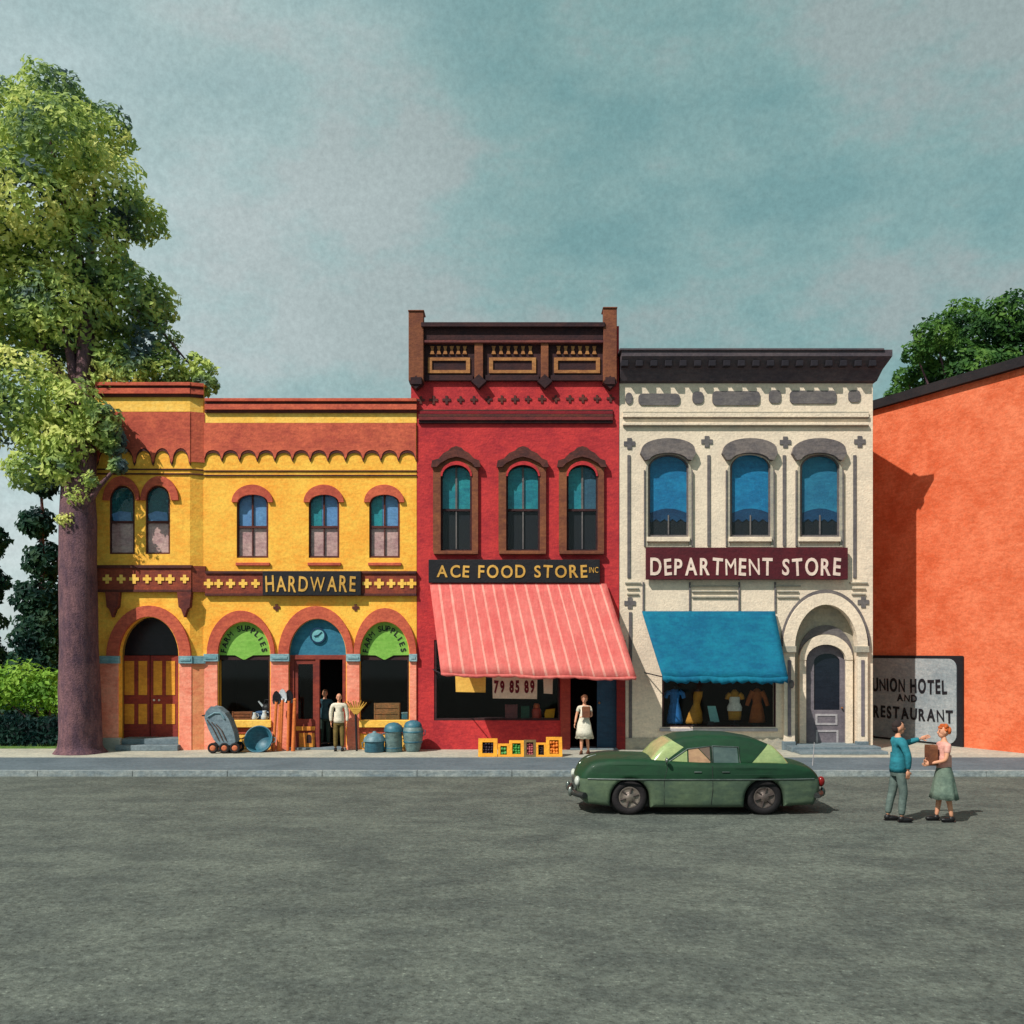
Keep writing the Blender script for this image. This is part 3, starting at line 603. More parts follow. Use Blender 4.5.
for (p, q_) in ((799.5, 806.3), (846.3, 853)):
    b = MB(); b.pbox(p, q_, 660, 750, yp - .12, .13); b.build('inner_jamb', CRM, WB, bevel=.012)
b = MB(); b.ppanel(arch(806, 846.5, 644, 660, 750), [arch(814, 840, 653.5, 662, 710)], yp + .1, .08); dr = b.build('door', GREYW, WB)
b = MB(); b.ppanel(arch(813.5, 840.5, 653, 662, 710.5), [], yp + .15, .02); b.build('door_glass', M('dark_door_glass', (28, 32, 44), (20, 22, 34), rough=.12, bump=0, spec=.5), dr)
for (a_, b_, c_, d_) in ((815.5, 837.5, 714, 725), (816, 838.5, 730, 745)):
    b = MB(); b.ppanel(rect(a_, b_, c_, d_), [rect(a_ + 2, b_ - 2, c_ + 2, d_ - 2)], yp + .08, .03); b.build('door_moulding', LGRY, dr)
b = MB(); b.ell((X(842.5, yp), yp + .05, Z(708, yp)), (.03, .04, .03)); b.build('handle', TANP, dr)
b = MB(); b.ell((X(790), -.16, Z(684)), (.09, .08, .13)); b.build('wall_boss', GRY, WB)
b = MB(); b.box(X(784), X(871), -.85, -.26, 0, .16); b.box(X(795.5), X(857.5), -.25, .6, 0, .17); b.box(X(786), X(880, -.85), -1.5, -.86, 0, .09); b.build('entrance_step', STEP, WB, bevel=.015)

# ================================================================ coral hotel with oblique flank
A = Vector((12.6, 4.05, 0)); B = Vector((14.4, .4, 0)); dv = (B - A); nv = Vector((dv.y, -dv.x, 0)).normalized()   # nv points towards the street corner viewer
if nv.x > 0: nv = -nv
HB = thing('hotel', 'tall coral painted hotel flank with a thin dark roof edge beside the department store', 'building', (14.5, 0, 0))
zr = 11.72
def hw_(u, off=0, z=0): p = A + dv * u + nv * off; return Vector((p.x, p.y, z))
b = MB(); u0, u1 = -.12, 2.1
c0, c1 = hw_(u0), hw_(u1); e1 = c1 + Vector((16, 0, 0)); e0 = c0 + Vector((17, 8.5, 0)); 
ring = [c0, c1, e1, e0]
vs = [(p.x, p.y, -.14) for p in ring] + [(p.x, p.y, zr - .3) for p in ring]
b.add(vs, [(0, 1, 5, 4), (1, 2, 6, 5), (2, 3, 7, 6), (3, 0, 4, 7)]); b.build('wall', ORA, HB)
b = MB(); vs = []
for zz in (zr - .3, zr):
    for p in ring:
        d = (p - (c0 + c1 + e1 + e0) / 4).normalized() * .22; vs.append((p.x + d.x, p.y + d.y, zz))
b.add(vs, [(3, 2, 1, 0), (4, 5, 6, 7), (0, 1, 5, 4), (1, 2, 6, 5), (2, 3, 7, 6), (3, 0, 4, 7)]); b.build('roof', M('dark_coping', (40, 34, 36), (28, 24, 28)), HB)
def hotel_panel(b, u0, u1, z0, z1, off, dep, pts=None):
    """flat piece on the flank: pts in (metres along, height)"""
    L_ = dv.length; d = dv.normalized()
    pts = pts or [(u0 * L_, z0), (u1 * L_, z0), (u1 * L_, z1), (u0 * L_, z1)]
    n = len(pts); vs = []
    for o_ in (off + dep, off):
        for s_, z in pts: p = A + d * s_ + nv * o_; vs.append((p.x, p.y, z))
    b.add(vs, [tuple(range(n)), tuple(reversed(range(n, 2 * n)))] + [(i, i + n, (i + 1) % n + n, (i + 1) % n) for i in range(n)])
hs = thing('sign', 'grey board with rounded corners lettered UNION HOTEL AND RESTAURANT on coral wall', 'sign', tuple(hw_(.4, .1, 1.4)))
L_ = dv.length
def onwall(px, py):
    """point of the flank seen at a photo position: (metres along, height)"""
    k = (px - CX) / F
    u = (k * (D0 + A.y) - A.x) / (dv.x - k * dv.y); y = A.y + dv.y * u
    return u * L_, Z(py, y)
sl, zb0 = onwall(873, 741); sr, zb1 = onwall(962, 734); zt_ = onwall(915, 658.5)[1]; zb_ = onwall(915, 740)[1]
def rr(x0, x1, z0, z1, r):
    p = []
    for cx, cz, a0 in ((x1 - r, z0 + r, -90), (x1 - r, z1 - r, 0), (x0 + r, z1 - r, 90), (x0 + r, z0 + r, 180)):
        for k in range(6): a = R(a0 + 18 * k); p.append((cx + r * math.cos(a), cz + r * math.sin(a)))
    return p
b = MB(); hotel_panel(b, 0, 0, 0, 0, .002, .06, rr(-.18, sr + .08, zb_ - .12, zt_ + .1, .06)); b.build('sign_frame', BLK, hs)
b = MB(); hotel_panel(b, 0, 0, 0, 0, .06, .03, rr(-.1, sr - .14, zb_, zt_, .3)); sb = b.build('sign_board', M('grey_sign_board', (158, 164, 166), (128, 138, 144), grain=.14), hs)
d = dv.normalized()
mt = Matrix(((d.x, -nv.x, 0, A.x), (d.y, -nv.y, 0, A.y), (0, 0, 1, 0), (0, 0, 0, 1)))
for txt, pa, pb, pc, pd in (('UNION HOTEL', 874.5, 949, 678.5, 692), ('AND', 899, 919, 694, 701.5), ('RESTAURANT', 875.5, 955, 707, 719)):
    s0, s1 = onwall(pa, pd)[0], onwall(pb, pd)[0]; z1, z0 = onwall(910, pc)[1], onwall(910, pd)[1]
    word_letters(txt, BLK, sb, s0, s1, z0, z1, -.09, bold=.03, jit=.06, mtx=mt)

# ================================================================ shop signs
def sign(label, p0, p1, q0, q1, texts, board, ink, loc_y=-.16):
    t = thing('sign', label, 'sign', (X((p0 + p1) / 2), 0, Z(q1)))
    b = MB(); b.pbox(p0, p1, q0, q1, loc_y - .06, .065 - loc_y * .3); bd = b.build('sign_board', board, t, bevel=.012)
    for txt, a0, a1, c0, c1, bold in texts:
        word_letters(txt, ink, bd, X(a0, loc_y), X(a1, loc_y), Z(c1, loc_y), Z(c0, loc_y), loc_y - .06, bold=bold)
    return t
sign('black signboard lettered HARDWARE in gold on the yellow store', 262.5, 361, 571, 595.5, [('HARDWARE', 266, 356, 575.5, 591.5, .014)], BLK, GOLD)
sign('long black signboard lettered ACE FOOD STORE in gold above pink awning', 428.5, 600, 559.5, 582.8, [('ACE FOOD STORE', 437, 587, 565, 577.5, .018), ('INC', 589, 598, 567, 573, .0)], BLK, GOLD, -.11)
sign('maroon signboard lettered DEPARTMENT STORE in cream on the stone front', 646, 848, 547.5, 579.5, [('DEPARTMENT STORE', 650, 840, 558, 575, .02)], MRN, WHT)

# ================================================================ awnings
def awning(label, top, bot, p, mats, cols, val=0, vmat=None, sag=.05):
    (t0, t1, tz), (b0, b1, bz, bz2) = top, bot
    T0, T1 = Vector((X(t0), -.1, Z(tz))), Vector((X(t1), -.1, Z(tz)))
    B0, B1 = Vector((X(b0, -p), -p, Z(bz, -p))), Vector((X(b1, -p), -p, Z(bz2, -p)))
    t = thing('awning', label, 'awning', tuple((T0 + T1) / 2))
    b = MB(); nr = 10; vs = []; cs = []; x = 0
    edges = [0]
    for w, m in cols: x += w; edges.append(x); cs.append(m)
    edges = [e / x for e in edges]; nc = len(edges)
    for r in range(nr + 1):
        v = r / nr
        for e in edges:
            q = (T0.lerp(T1, e)).lerp(B0.lerp(B1, e), v)
            q.z -= sag * math.sin(math.pi * v) - (.02 * math.sin(v * 3 + e * 17)) * v * (1 - v) * 2
            q.z -= .035 * v * v * math.sin(e * 9.5) ** 2 + .02 * math.sin(e * 31 + v * 2) * v
            vs.append(q)
    n0 = len(vs); fs = []; mi = []
    for r in range(nr):
        for c in range(nc - 1): fs.append((r * nc + c, r * nc + c + 1, (r + 1) * nc + c + 1, (r + 1) * nc + c)); mi.append(cs[c])
    o0 = len(b.v); b.v += [tuple(v) for v in vs]
    for f, m in zip(fs, mi): b.f.append(list(f)); b.mi.append(m); b.sm.append(True)
    cv = b.build('canopy', mats, t); md = cv.modifiers.new('thick', 'SOLIDIFY'); md.thickness = .025; md.offset = 0
    if val:
        b = MB(); n = 44; vs = []
        for i in range(n + 1):
            q = B0.lerp(B1, i / n) + Vector((0, -.02, 0)); q.z -= .035 * math.sin(i / n * 9.5) ** 2
            vs += [q + Vector((0, 0, .01)), q + Vector((.03 * math.sin(i * 1.7), 0, -val * (.55 + .45 * abs(math.sin(i * .95 + math.sin(i) * .4)))))]
        b.add(vs, [(2 * i, 2 * i + 1, 2 * i + 3, 2 * i + 2) for i in range(n)], True)
        o = b.build('valance', vmat, t); md = o.modifiers.new('thick', 'SOLIDIFY'); md.thickness = .02
    b = MB(); q = [B0 + Vector((.02, .04, -.03)), B1 + Vector((-.02, .04, -.03))]
    b.tube(q, .022, 8)
    for bb, tt in ((q[0], T0), (q[1], T1)): b.tube([bb, Vector((tt.x + (bb.x - tt.x) * .2, -.03, bb.z + .1))], .018, 8)
    b.build('frame', SLTD, t)
    return t
PK = canvas_mat('pink_canvas', (236, 134, 126), (224, 108, 104), (250, 170, 150), grain=.1, streak=(9, 1.5, 1.5)); PK2 = canvas_mat('pale_pink_stripe', (248, 188, 172), (240, 156, 144), (250, 190, 170), grain=.1, streak=(9, 1.5, 1.5))
cols = []
for k in range(16): cols += [(random.uniform(.7, .9), 0), (.1, 0), (random.uniform(.16, .26), 1), (.1, 0)]
cols += [(.5, 0)]
awning('large pink striped canvas awning over the food store window', (430, 606, 584), (441, 636.5, 673, 677), 1.6, [PK, PK2], cols, .1, PK, .0)
BLC = canvas_mat('blue_canvas', (22, 134, 164), (16, 108, 146), (60, 140, 180), k=.9, grain=.1, streak=(2, 5, 5))
awning('plain blue canvas awning with ragged edge over the department store window', (641.5, 774, 611.5), (662.5, 788, 676, 677), 1.25, [BLC], [(1, 0)] * 24, .2, BLC, .03)

# clock on the blue tympanum
ck = thing('clock', 'round blue clock on the tympanum above the hardware store door', 'clock', (X(318), .1, Z(635.5)))
c = Vector((X(318, .1), .11, Z(635.5, .1))); rx = Matrix.Rotation(R(90), 3, 'X')
b = MB(); b.lathe([(.0001, 0), (.2, 0), (.2, .03), (.0001, .03)], c, 32, rot=rx, smooth=False); b.build('clock_face', M('clock_face_paint', (128, 186, 190), (100, 164, 174)), ck)
b = MB(); b.lathe([(.2, 0), (.245, 0), (.245, .05), (.2, .05), (.2, 0)], c, 32, rot=rx, smooth=False); b.build('clock_rim', M('navy_clock_rim', (24, 62, 92), (18, 46, 76)), ck)
b = MB(); b.tube([c + Vector((0, -.045, 0)), c + Vector((.12, -.045, .11))], .014, 6); b.build('hand', MATS['navy_clock_rim'], ck)
b = MB(); b.tube([c + Vector((0, -.05, 0)), c + Vector((-.11, -.05, -.02))], .018, 6); b.build('hand', MATS['navy_clock_rim'], ck)
# ================================================================ goods
GALV = M('blue_grey_metal', (104, 134, 142), (66, 102, 116), rough=.5, grain=.2, bump=.2, spec=.5)
GALT = M('teal_metal', (56, 110, 126), (36, 82, 102), rough=.5, grain=.2, bump=.2, spec=.5)
GREN = M('green_grey_metal', (108, 130, 128), (76, 102, 106), rough=.5, grain=.24, bump=.25, spec=.5)
WOOD = M('orange_wood', (214, 120, 60), (182, 92, 48), grain=.16, streak=(9, 9, 1.5))
WOODB = M('brown_wood', (140, 86, 58), (112, 70, 50), grain=.2, streak=(2, 9, 9))
IRON = M('black_iron', (36, 32, 36), (24, 22, 26), rough=.5)
CHINA = M('white_enamel', (214, 216, 218), (186, 192, 200), rough=.35, bump=0)
TYRE = M('dark_rubber', (34, 30, 32), (26, 24, 26), rough=.8)
HUB = M('orange_hub', (206, 122, 84), (176, 96, 66))
CRT = M('yellow_crate_wood', (226, 158, 44), (204, 128, 40), grain=.18, streak=(2, 8, 8))
OLV = M('olive_crate_wood', (112, 92, 56), (88, 72, 48), grain=.2)
def at(px, y): return X(px, y)
# baby carriage: hood, tub, handle, wheels
y = -.95; s = 1 / (F / (D0 + y))
bc = thing('baby_carriage', 'blue grey hooded baby carriage with small orange hubbed wheels on the sidewalk', 'pram', (X(225, y), y, 0))
x0 = X(225, y)
b = MB()
for k in range(13):
    pass
prof = [(-.54, 1.05), (-.5, 1.24), (-.34, 1.40), (-.14, 1.36), (.06, 1.2), (.2, .98), (.33, .62), (.38, .36), (.3, .25), (-.1, .24), (-.26, .4), (-.42, .72)]
pp = [(x0 + a, z) for a, z in prof]
b.panel(pp, [], y - .24, .48)
hd = b.build('body', M('pram_canvas', (118, 134, 142), (86, 104, 116), grain=.2), bc, bevel=.1)
b = MB()
for off in (0, .14, .27):
    b.tube([(x0 - .46 + off, y - .26, 1.0 - off * .5), (x0 - .3 + off, y - .265, .78 - off * .3), (x0 - .1 + off * .8, y - .26, .38)], .016, 6)
b.build('rib', M('pram_rib_brown', (96, 74, 64), (70, 58, 56)), hd)
b = MB(); b.tube([(x0 - .44 + .1 * k, y - .25, 1.08 + .06 * k) for k in range(3)] + [(x0 - .06, y - .25, 1.2), (x0 + .06, y - .25, 1.02)], .03, 6); b.build('hood_rim', GALV, hd)
b = MB(); b.tube([(x0 - .5, y - .2, 1.1), (x0 - .62, y - .2, 1.12), (x0 - .62, y + .2, 1.12), (x0 - .5, y + .2, 1.1)], .016, 8); b.build('handle', IRON, bc)
b = MB(); b.box(x0 - .3, x0 + .42, y - .2, y + .2, .17, .25); b.build('chassis', IRON, bc, bevel=.02)
rx = Matrix.Rotation(R(90), 3, 'X')
for xx in (-.29, .05, .36):
    for yy in (y - .2, y + .26):
        b = MB(); c = Vector((x0 + xx, yy, .16)); b.lathe([(.09, 0), (.15, -.0), (.16, .03), (.15, .06), (.09, .06), (.09, 0)], c, 20, rot=rx); w = b.build('wheel', TYRE, bc)
        b = MB(); b.lathe([(.001, .065), (.05, .075), (.095, .05), (.095, .01), (.001, .01)], c, 16, rot=rx); b.build('hub', HUB, w)
# wash tub lying tilted with its mouth to the street
y = -.8; t = thing('wash_tub', 'round teal wash tub leaning on its side below the farm supplies window', 'tub', (X(258, y), y, 0))
rt = Matrix.Rotation(R(68), 3, 'X'); c = Vector((X(258, y), y + .1, .36))
b = MB(); b.lathe([(.001, -.3), (.3, -.3), (.40, .05), (.43, .07), (.42, .10), (.39, .08), (.38, .05), (.28, -.26), (.001, -.26)], c, 36, rot=rt); tb = b.build('tub', GALT, t)
b = MB()
for r_, h_ in ((.375, .0), (.34, -.12)): b.lathe([(r_ + .03, h_), (r_ + .045, h_ + .02), (r_ + .03, h_ + .04)], c, 36, rot=rt)
b.build('hoop', GALV, tb)
for sg in (-1, 1):
    b = MB(); b.tube([c + rt @ Vector((sg * .40, -.08, 0)), c + rt @ Vector((sg * .5, -.06, .0)), c + rt @ Vector((sg * .5, .06, 0)), c + rt @ Vector((sg * .40, .08, 0))], .014, 6); b.build('handle', GALV, t)
# shovels standing heads up against the pier
for i, (px, top, m, lab) in enumerate(((276.5, 691, IRON, 'black headed shovel with orange handle leaning on the pier beside the window'), (282.5, 689, CHINA, 'white headed shovel with orange handle leaning on the pier'), (289, 690, IRON, 'black headed shovel leaning on the pier next to the door'))):
    y = -.42 + .05 * i; x0 = X(px, y); t = thing('shovel', lab, 'shovel', (x0, y, 0), 'shovels leaning by the hardware door')
    zt_ = Z(top, y); zb = zt_ - .40; lean = .16
    b = MB(); b.tube([(x0 - .06 + .03 * i, y - .16, .0), (x0, y, zb + .1)], .045, 10); b.build('handle', WOOD, t)
    b = MB(); pts = [(-.1, 0), (-.13, .1), (-.12, .26), (-.06, .37), (0, .41), (.06, .37), (.12, .26), (.13, .1), (.1, 0)]
    vs = []; n = len(pts)
    for o_ in (0, .02):
        for a, z in pts: vs.append((x0 + a, y - .02 + o_ - .05 * (1 - (a / .13) ** 2) + .03, zb + z))
    b.add(vs, [tuple(range(n)), tuple(reversed(range(n, 2 * n)))] + [(k, k + n, (k + 1) % n + n, (k + 1) % n) for k in range(n)])
    b.tube([(x0, y, zb - .12), (x0, y - .01, zb + .12)], [.03, .045], 8); b.build('blade', m, t)
for i, (px, top, lab) in enumerate(((279.5, 705, 'bare orange tool handle standing between two shovels'), (294, 700, 'thick orange tool handle nearest the door frame'))):
    y = -.5; t = thing('tool_handle', lab, 'handle', (X(px, y), y, 0))
    b = MB(); b.tube([(X(px - .6, y), y - .05, 0), (X(px, y), y + .12, Z(top, y))], [.06, .05], 10); b.build('shaft', WOOD, t)
    b = MB(); b.ell((X(px, y), y + .12, Z(top, y)), (.06, .06, .05)); b.build('knob', WOOD, t)
# leaf rake upside down
y = -.35; x0 = X(356, y); t = thing('leaf_rake', 'leaf rake with yellow fan of tines standing upside down against the pier', 'rake', (x0, y, 0))
b = MB(); b.tube([(x0 + .04, y - .1, 0), (x0 - .01, y, Z(714, y))], .034, 8); b.build('handle', IRON, t)
b = MB()
for k in range(9):
    a = (k - 4) / 4; xt = x0 + a * .31; zt_ = Z(702, y) - abs(a) ** 2 * .03 + .03 * math.sin(k * 2.3)
    b.tube([(x0 + a * .02, y, Z(715, y)), (x0 + a * .16, y - .02, Z(709, y)), (xt, y - .03, zt_), (xt + a * .02, y - .1, zt_ + .03)], [.022, .024, .02, .012], 6)
b.tube([(x0 - .17, y - .03, Z(708.5, y)), (x0 + .17, y - .03, Z(708.5, y))], .018, 6)
b.build('tine', M('yellow_bamboo', (214, 168, 76), (184, 134, 60)), t)
# milk cans and churns
def can(px, y, lab, prof, mat, hand=True, rings=()):
    t = thing('milk_can', lab, 'milk can', (X(px, y), y, 0), 'metal cans below the farm supplies window'); c = (X(px, y), y, 0)
    b = MB(); b.lathe(prof[0], c, 30); bd = b.build('body', mat, t)
    b = MB(); b.lathe(prof[1], c, 30); b.build('lid', GALT if mat is GREN else GALV, t)
    for h_, r_ in rings:
        b = MB(); b.lathe([(r_ - .005, h_ - .03), (r_ + .018, h_), (r_ - .005, h_ + .03)], c, 30); b.build('hoop', GALT, bd)
    if hand:
        for sg in (-1, 1):
            zz, rr_ = hand; b = MB(); b.tube([(c[0] + sg * (rr_ - .02), y, zz), (c[0] + sg * (rr_ + .07), y, zz - .02), (c[0] + sg * (rr_ + .06), y, zz - .16), (c[0] + sg * (rr_ - .02), y, zz - .18)], .015, 6); b.build('handle', GALT, t)
can(374.5, -.75, 'low wide teal can with domed lid beside the rake', ([(.001, .0), (.28, 0), (.3, .03), (.29, .3), (.31, .34), (.001, .34)], [(.34, .33), (.33, .37), (.29, .45), (.2, .54), (.06, .58), (.05, .62), (.001, .63)]), GALT, (.3, .3), ())
can(393.5, -.65, 'tall straight blue grey can with rounded lid in the middle', ([(.001, 0), (.26, 0), (.27, .03), (.25, .62), (.26, .64), (.001, .64)], [(.285, .61), (.285, .68), (.25, .78), (.14, .86), (.04, .88), (.001, .885)]), GREN, (.56, .26), ((.12, .265),))
can(413, -.6, 'bulging grey green urn shaped can beside the red wall', ([(.001, 0), (.2, 0), (.21, .04), (.29, .36), (.315, .6), (.29, .72), (.24, .76), (.001, .76)], [(.27, .74), (.27, .79), (.22, .88), (.1, .94), (.001, .95)]), GREN, (.66, .3), ((.6, .315), (.3, .28)))
# goods on the hardware window shelves
def crate(name, label, cat, p0, p1, q0, q1, y0, dep, mat, group=None, slat=3, zb=None):
    xa, xb = X(p0, y0), X(p1, y0); zb = Z(q1, y0) if zb is None else zb; zt_ = zb + S(q1 - q0, y0)
    t = thing(name, label, cat, ((xa + xb) / 2, y0 + dep / 2, zb), group)
    b = MB(); b.box(xa + .02, xb - .02, y0 + .02, y0 + dep - .02, zb, zt_ - .02); b.build('box', mat, t, bevel=.006)
    b = MB(); h = (zt_ - zb) / slat
    for k in range(slat): b.box(xa, xb, y0, y0 + .018, zb + k * h + .012, zb + (k + 1) * h - .012)
    b.build('slat', mat, t, bevel=.005)
    b = MB(); b.box(xa, xa + .045, y0 - .012, y0 + .003, zb, zt_); b.box(xb - .045, xb, y0 - .012, y0 + .003, zb, zt_); b.build('corner_post', mat, t, bevel=.004)
    return t
zs = Z(721); 
crate('wooden_box', 'plain brown wooden box in the window behind the pram', 'box', 232, 252, 711, 720, .28, .3, WOODB, zb=zs)
crate('wooden_box', 'large mottled brown box in the window behind the cans', 'box', 374, 399.5, 702.5, 720, .3, .4, M('mottled_brown_box', (150, 102, 66), (104, 82, 50), grain=.25, scale=2), zb=zs)
t = thing('blanket', 'folded blue blanket lying in the window beside the white jugs', 'blanket', (X(258), .5, zs))
b = MB()
for k in range(3): b.box(X(250) + .02 * k, X(270) - .03 * k, .42, .8, zs + .09 * k, zs + .085 + .09 * k)
b.build('fold', M('blue_wool', (72, 100, 138), (52, 78, 116)), t, bevel=.035)
t = thing('tin_box', 'small teal tin at the end of the window shelf by the red store', 'tin', (X(405), .5, zs))
b = MB(); b.box(X(400.5), X(408.7), .3, .55, zs, zs + .2); b.build('tin', GALT, t, bevel=.02); b = MB(); b.box(X(400.2), X(409), .29, .56, zs + .2, zs + .245); b.build('lid', GALV, t, bevel=.01)
def jug(px, y, z, h, lab, mat=CHINA, tilt=0):
    t = thing('jug', lab, 'jug', (X(px, y), y, z)); c = (X(px, y), y, z); k = h / .3
    b = MB(); b.lathe([(r * k, q * k) for r, q in ((.001, 0), (.08, 0), (.1, .04), (.105, .12), (.07, .2), (.055, .25), (.07, .3), (.06, .3), (.001, .26))], c, 20); b.build('body', mat, t)
    b = MB(); b.tube([(c[0] + .06 * k, y, z + .26 * k), (c[0] + .15 * k, y, z + .24 * k), (c[0] + .15 * k, y, z + .12 * k), (c[0] + .1 * k, y, z + .08 * k)], .014 * k, 6); b.build('handle', mat, t)
jug(254.5, .32, zs, .24, 'white enamel jug in front of the blue blanket'); jug(264.5, .3, zs, .3, 'taller white jug at the end of the shelf near the shovels')
t = thing('kettle', 'black iron kettle in the window behind the white jug', 'kettle', (X(269), .62, zs)); c = (X(267.5, .62), .62, zs)
b = MB(); b.ell((c[0], .62, zs + .36), (.17, .17, .15)); b.tube([(c[0], .62, zs), (c[0], .62, zs + .25)], [.14, .12], 12); b.build('body', IRON, t)
b = MB(); b.tube([(c[0] - .13, .62, zs + .4), (c[0] - .28, .6, zs + .58)], [.04, .025], 8); b.build('spout', CHINA, t)
b = MB(); b.tube([(c[0] + .13, .62, zs + .45), (c[0] + .08, .62, zs + .62), (c[0] - .08, .62, zs + .62), (c[0] - .12, .62, zs + .45)], .018, 6); b.build('handle', IRON, t)

# ---- food store window goods
zs = Z(720.5); y = .3
crate('grocery_box', 'mauve grocery box in the food store window', 'box', 505, 517.5, 702.5, 718, y, .3, M('mauve_card', (126, 74, 76), (100, 58, 62)), slat=1, zb=zs)
crate('grocery_box', 'dark green grocery box in the food store window', 'box', 521, 529.5, 704, 718, y, .3, M('green_card', (44, 84, 66), (34, 66, 54)), slat=1, zb=zs)
t = thing('jar', 'red jar with a rounded lid between green box and yellow loaf', 'jar', (X(536.5, y), .45, zs)); c = (X(536.5, .45), .45, zs)
b = MB(); b.lathe([(.001, 0), (.13, 0), (.15, .04), (.15, .3), (.09, .38), (.001, .38)], c, 20); b.build('body', M('red_jar', (186, 64, 42), (150, 48, 38), rough=.4), t); b = MB(); b.lathe([(.1, .37), (.1, .45), (.05, .5), (.001, .5)], c, 20); b.build('lid', M('orange_lid', (200, 96, 54)), t)
t = thing('cheese', 'yellow wedge of cheese at the end of the food store window shelf', 'cheese', (X(549, y), .45, zs))
b = MB(); b.box(X(544.5, .4), X(554.5, .4), .36, .66, zs, zs + .06); b.build('plate', IRON, t, bevel=.01); b = MB(); b.ppanel([(544.5, 711), (546, 707), (555, 706), (554, 715), (545, 715)], [], .38, .2); b.v = [(v[0], v[1], v[2] + (zs + .06 - Z(715, .38))) for v in b.v]; b.build('wedge', M('cheese_yellow', (232, 176, 50), (214, 150, 44)), t, bevel=.02)
PAP = M('cream_paper', (228, 212, 190), (210, 192, 168), bump=.1); YPAP = M('yellow_paper', (232, 188, 92), (220, 168, 74), bump=.1)
def notice(label, p0, p1, q0, q1, mat, txt=None):
    y = .075; t = thing('paper_notice', label, 'notice', (X((p0 + p1) / 2, y), y, Z(q1, y)))
    b = MB(); b.ppanel([(p0, q0 - 10), (p1, q0 - 10), (p1 - .5, q1), (p0 + .8, q1 - .6)], [], y, .012); sh = b.build('sheet', mat, t)
    if txt:
        word_letters(txt, M('maroon_ink', (112, 30, 44), (90, 22, 36), bump=0), sh, X(p0 + 2, y), X(p1 - 3, y), Z(q1 - 6.5, y), Z(q1 - 18.5, y), y, bold=.05, dep=.008, jit=.07)
notice('blank yellow paper notice in the food store window', 455, 486, 676, 692.5, YPAP)
notice('white price notice reading 79 85 89 in the food store window', 492, 537.5, 676, 699, PAP, '79 85 89')
notice('small blank white paper notice near the food store doorway', 543, 553, 677, 694, PAP)
# ---- fruit crates on the sidewalk: boxes tipped towards the street
def fruit_crate(p0, p1, q0, lab, mat, fr, frname, y=-2.1, dark=None, n=3, m_=None):
    x0, x1 = X(p0, y), X(p1, y); w = x1 - x0; h = S(757.5 - q0, y) * 1.0
    t = thing('fruit_crate', lab, 'crate', ((x0 + x1) / 2, y, 0), 'produce crates standing on the sidewalk')
    tilt = Matrix.Rotation(R(-24), 4, 'X'); org = Matrix.Translation((0, y, 0))
    dep = .3; T = .03
    b = MB()     # open box standing on edge, its open face to the street
    b.box(x0, x1, 0, dep, 0, T); b.box(x0, x1, 0, dep, h - T, h); b.box(x0, x0 + T, 0, dep, T, h - T); b.box(x1 - T, x1, 0, dep, T, h - T); b.box(x0 + T, x1 - T, dep - .02, dep, T, h - T)
    b.move(org @ tilt); b.build('box', mat, t, bevel=.006)
    b = MB(); T2 = w * .2
    b.panel([(x0 - .01, -.0), (x1 + .01, 0), (x1 + .01, h + .01), (x0 - .01, h + .01)], [[(x0 + T2, T2), (x1 - T2, T2), (x1 - T2, h - T2), (x0 + T2, h - T2)]], -.02, .02)
    b.move(org @ tilt); b.build('front_rim', mat, t, bevel=.006)
    b = MB(); b.box(x0 + T, x1 - T, .1, .12, T, h - T); nx, nz = n, max(2, round(n * h / w)); random.seed(int(p0))
    for i in range(nx):
        for k in range(nz):
            r_ = min((w - 2 * T2) / nx, (h - 2 * T2) / nz) * .56
            b.ell((x0 + T2 + (i + .5) * (w - 2 * T2) / nx + random.uniform(-.01, .01), .06 + random.uniform(-.02, .03), T2 + (k + .5) * (h - 2 * T2) / nz + random.uniform(-.01, .01)), (r_, r_, r_), 10, 7)
    b.move(org @ tilt); b.build(frname, fr, t)
    # feet behind keep it tipped
    b = MB(); b.box(x0 + .02, x1 - .02, y + .36, y + .42, 0, .14); b.build('prop', OLV, t)
PL = M('dark_plum', (46, 28, 38), (34, 20, 30), rough=.45, bump=.1); AP = M('green_apple', (68, 142, 62), (48, 112, 52), rough=.45, bump=.1)
fruit_crate(478.5, 497, 738.5, 'large yellow crate full of dark plums', CRT, PL, 'plum', n=4)
fruit_crate(498.2, 509, 744, 'small low yellow crate of green apples', CRT, M('green_apple_pale', (92, 158, 84), (62, 130, 66), rough=.45), 'apple', n=2)
fruit_crate(509.5, 523.5, 740.5, 'middling yellow crate of dark green cabbages', CRT, AP, 'cabbage', n=3)
fruit_crate(524.2, 535.8, 740, 'olive brown crate of pink radishes', OLV, M('pink_radish', (170, 84, 90), (140, 64, 72), rough=.5), 'radish', n=3)
fruit_crate(536.4, 546, 743, 'narrow pale yellow crate of black grapes', CRT, M('black_grape', (48, 32, 34), (36, 24, 30), rough=.4), 'grape', n=4)
fruit_crate(546.6, 562, 737, 'tall yellow crate of oranges beside the coral pier', CRT, M('orange_fruit', (222, 128, 40), (196, 96, 36), rough=.5), 'orange', n=3)

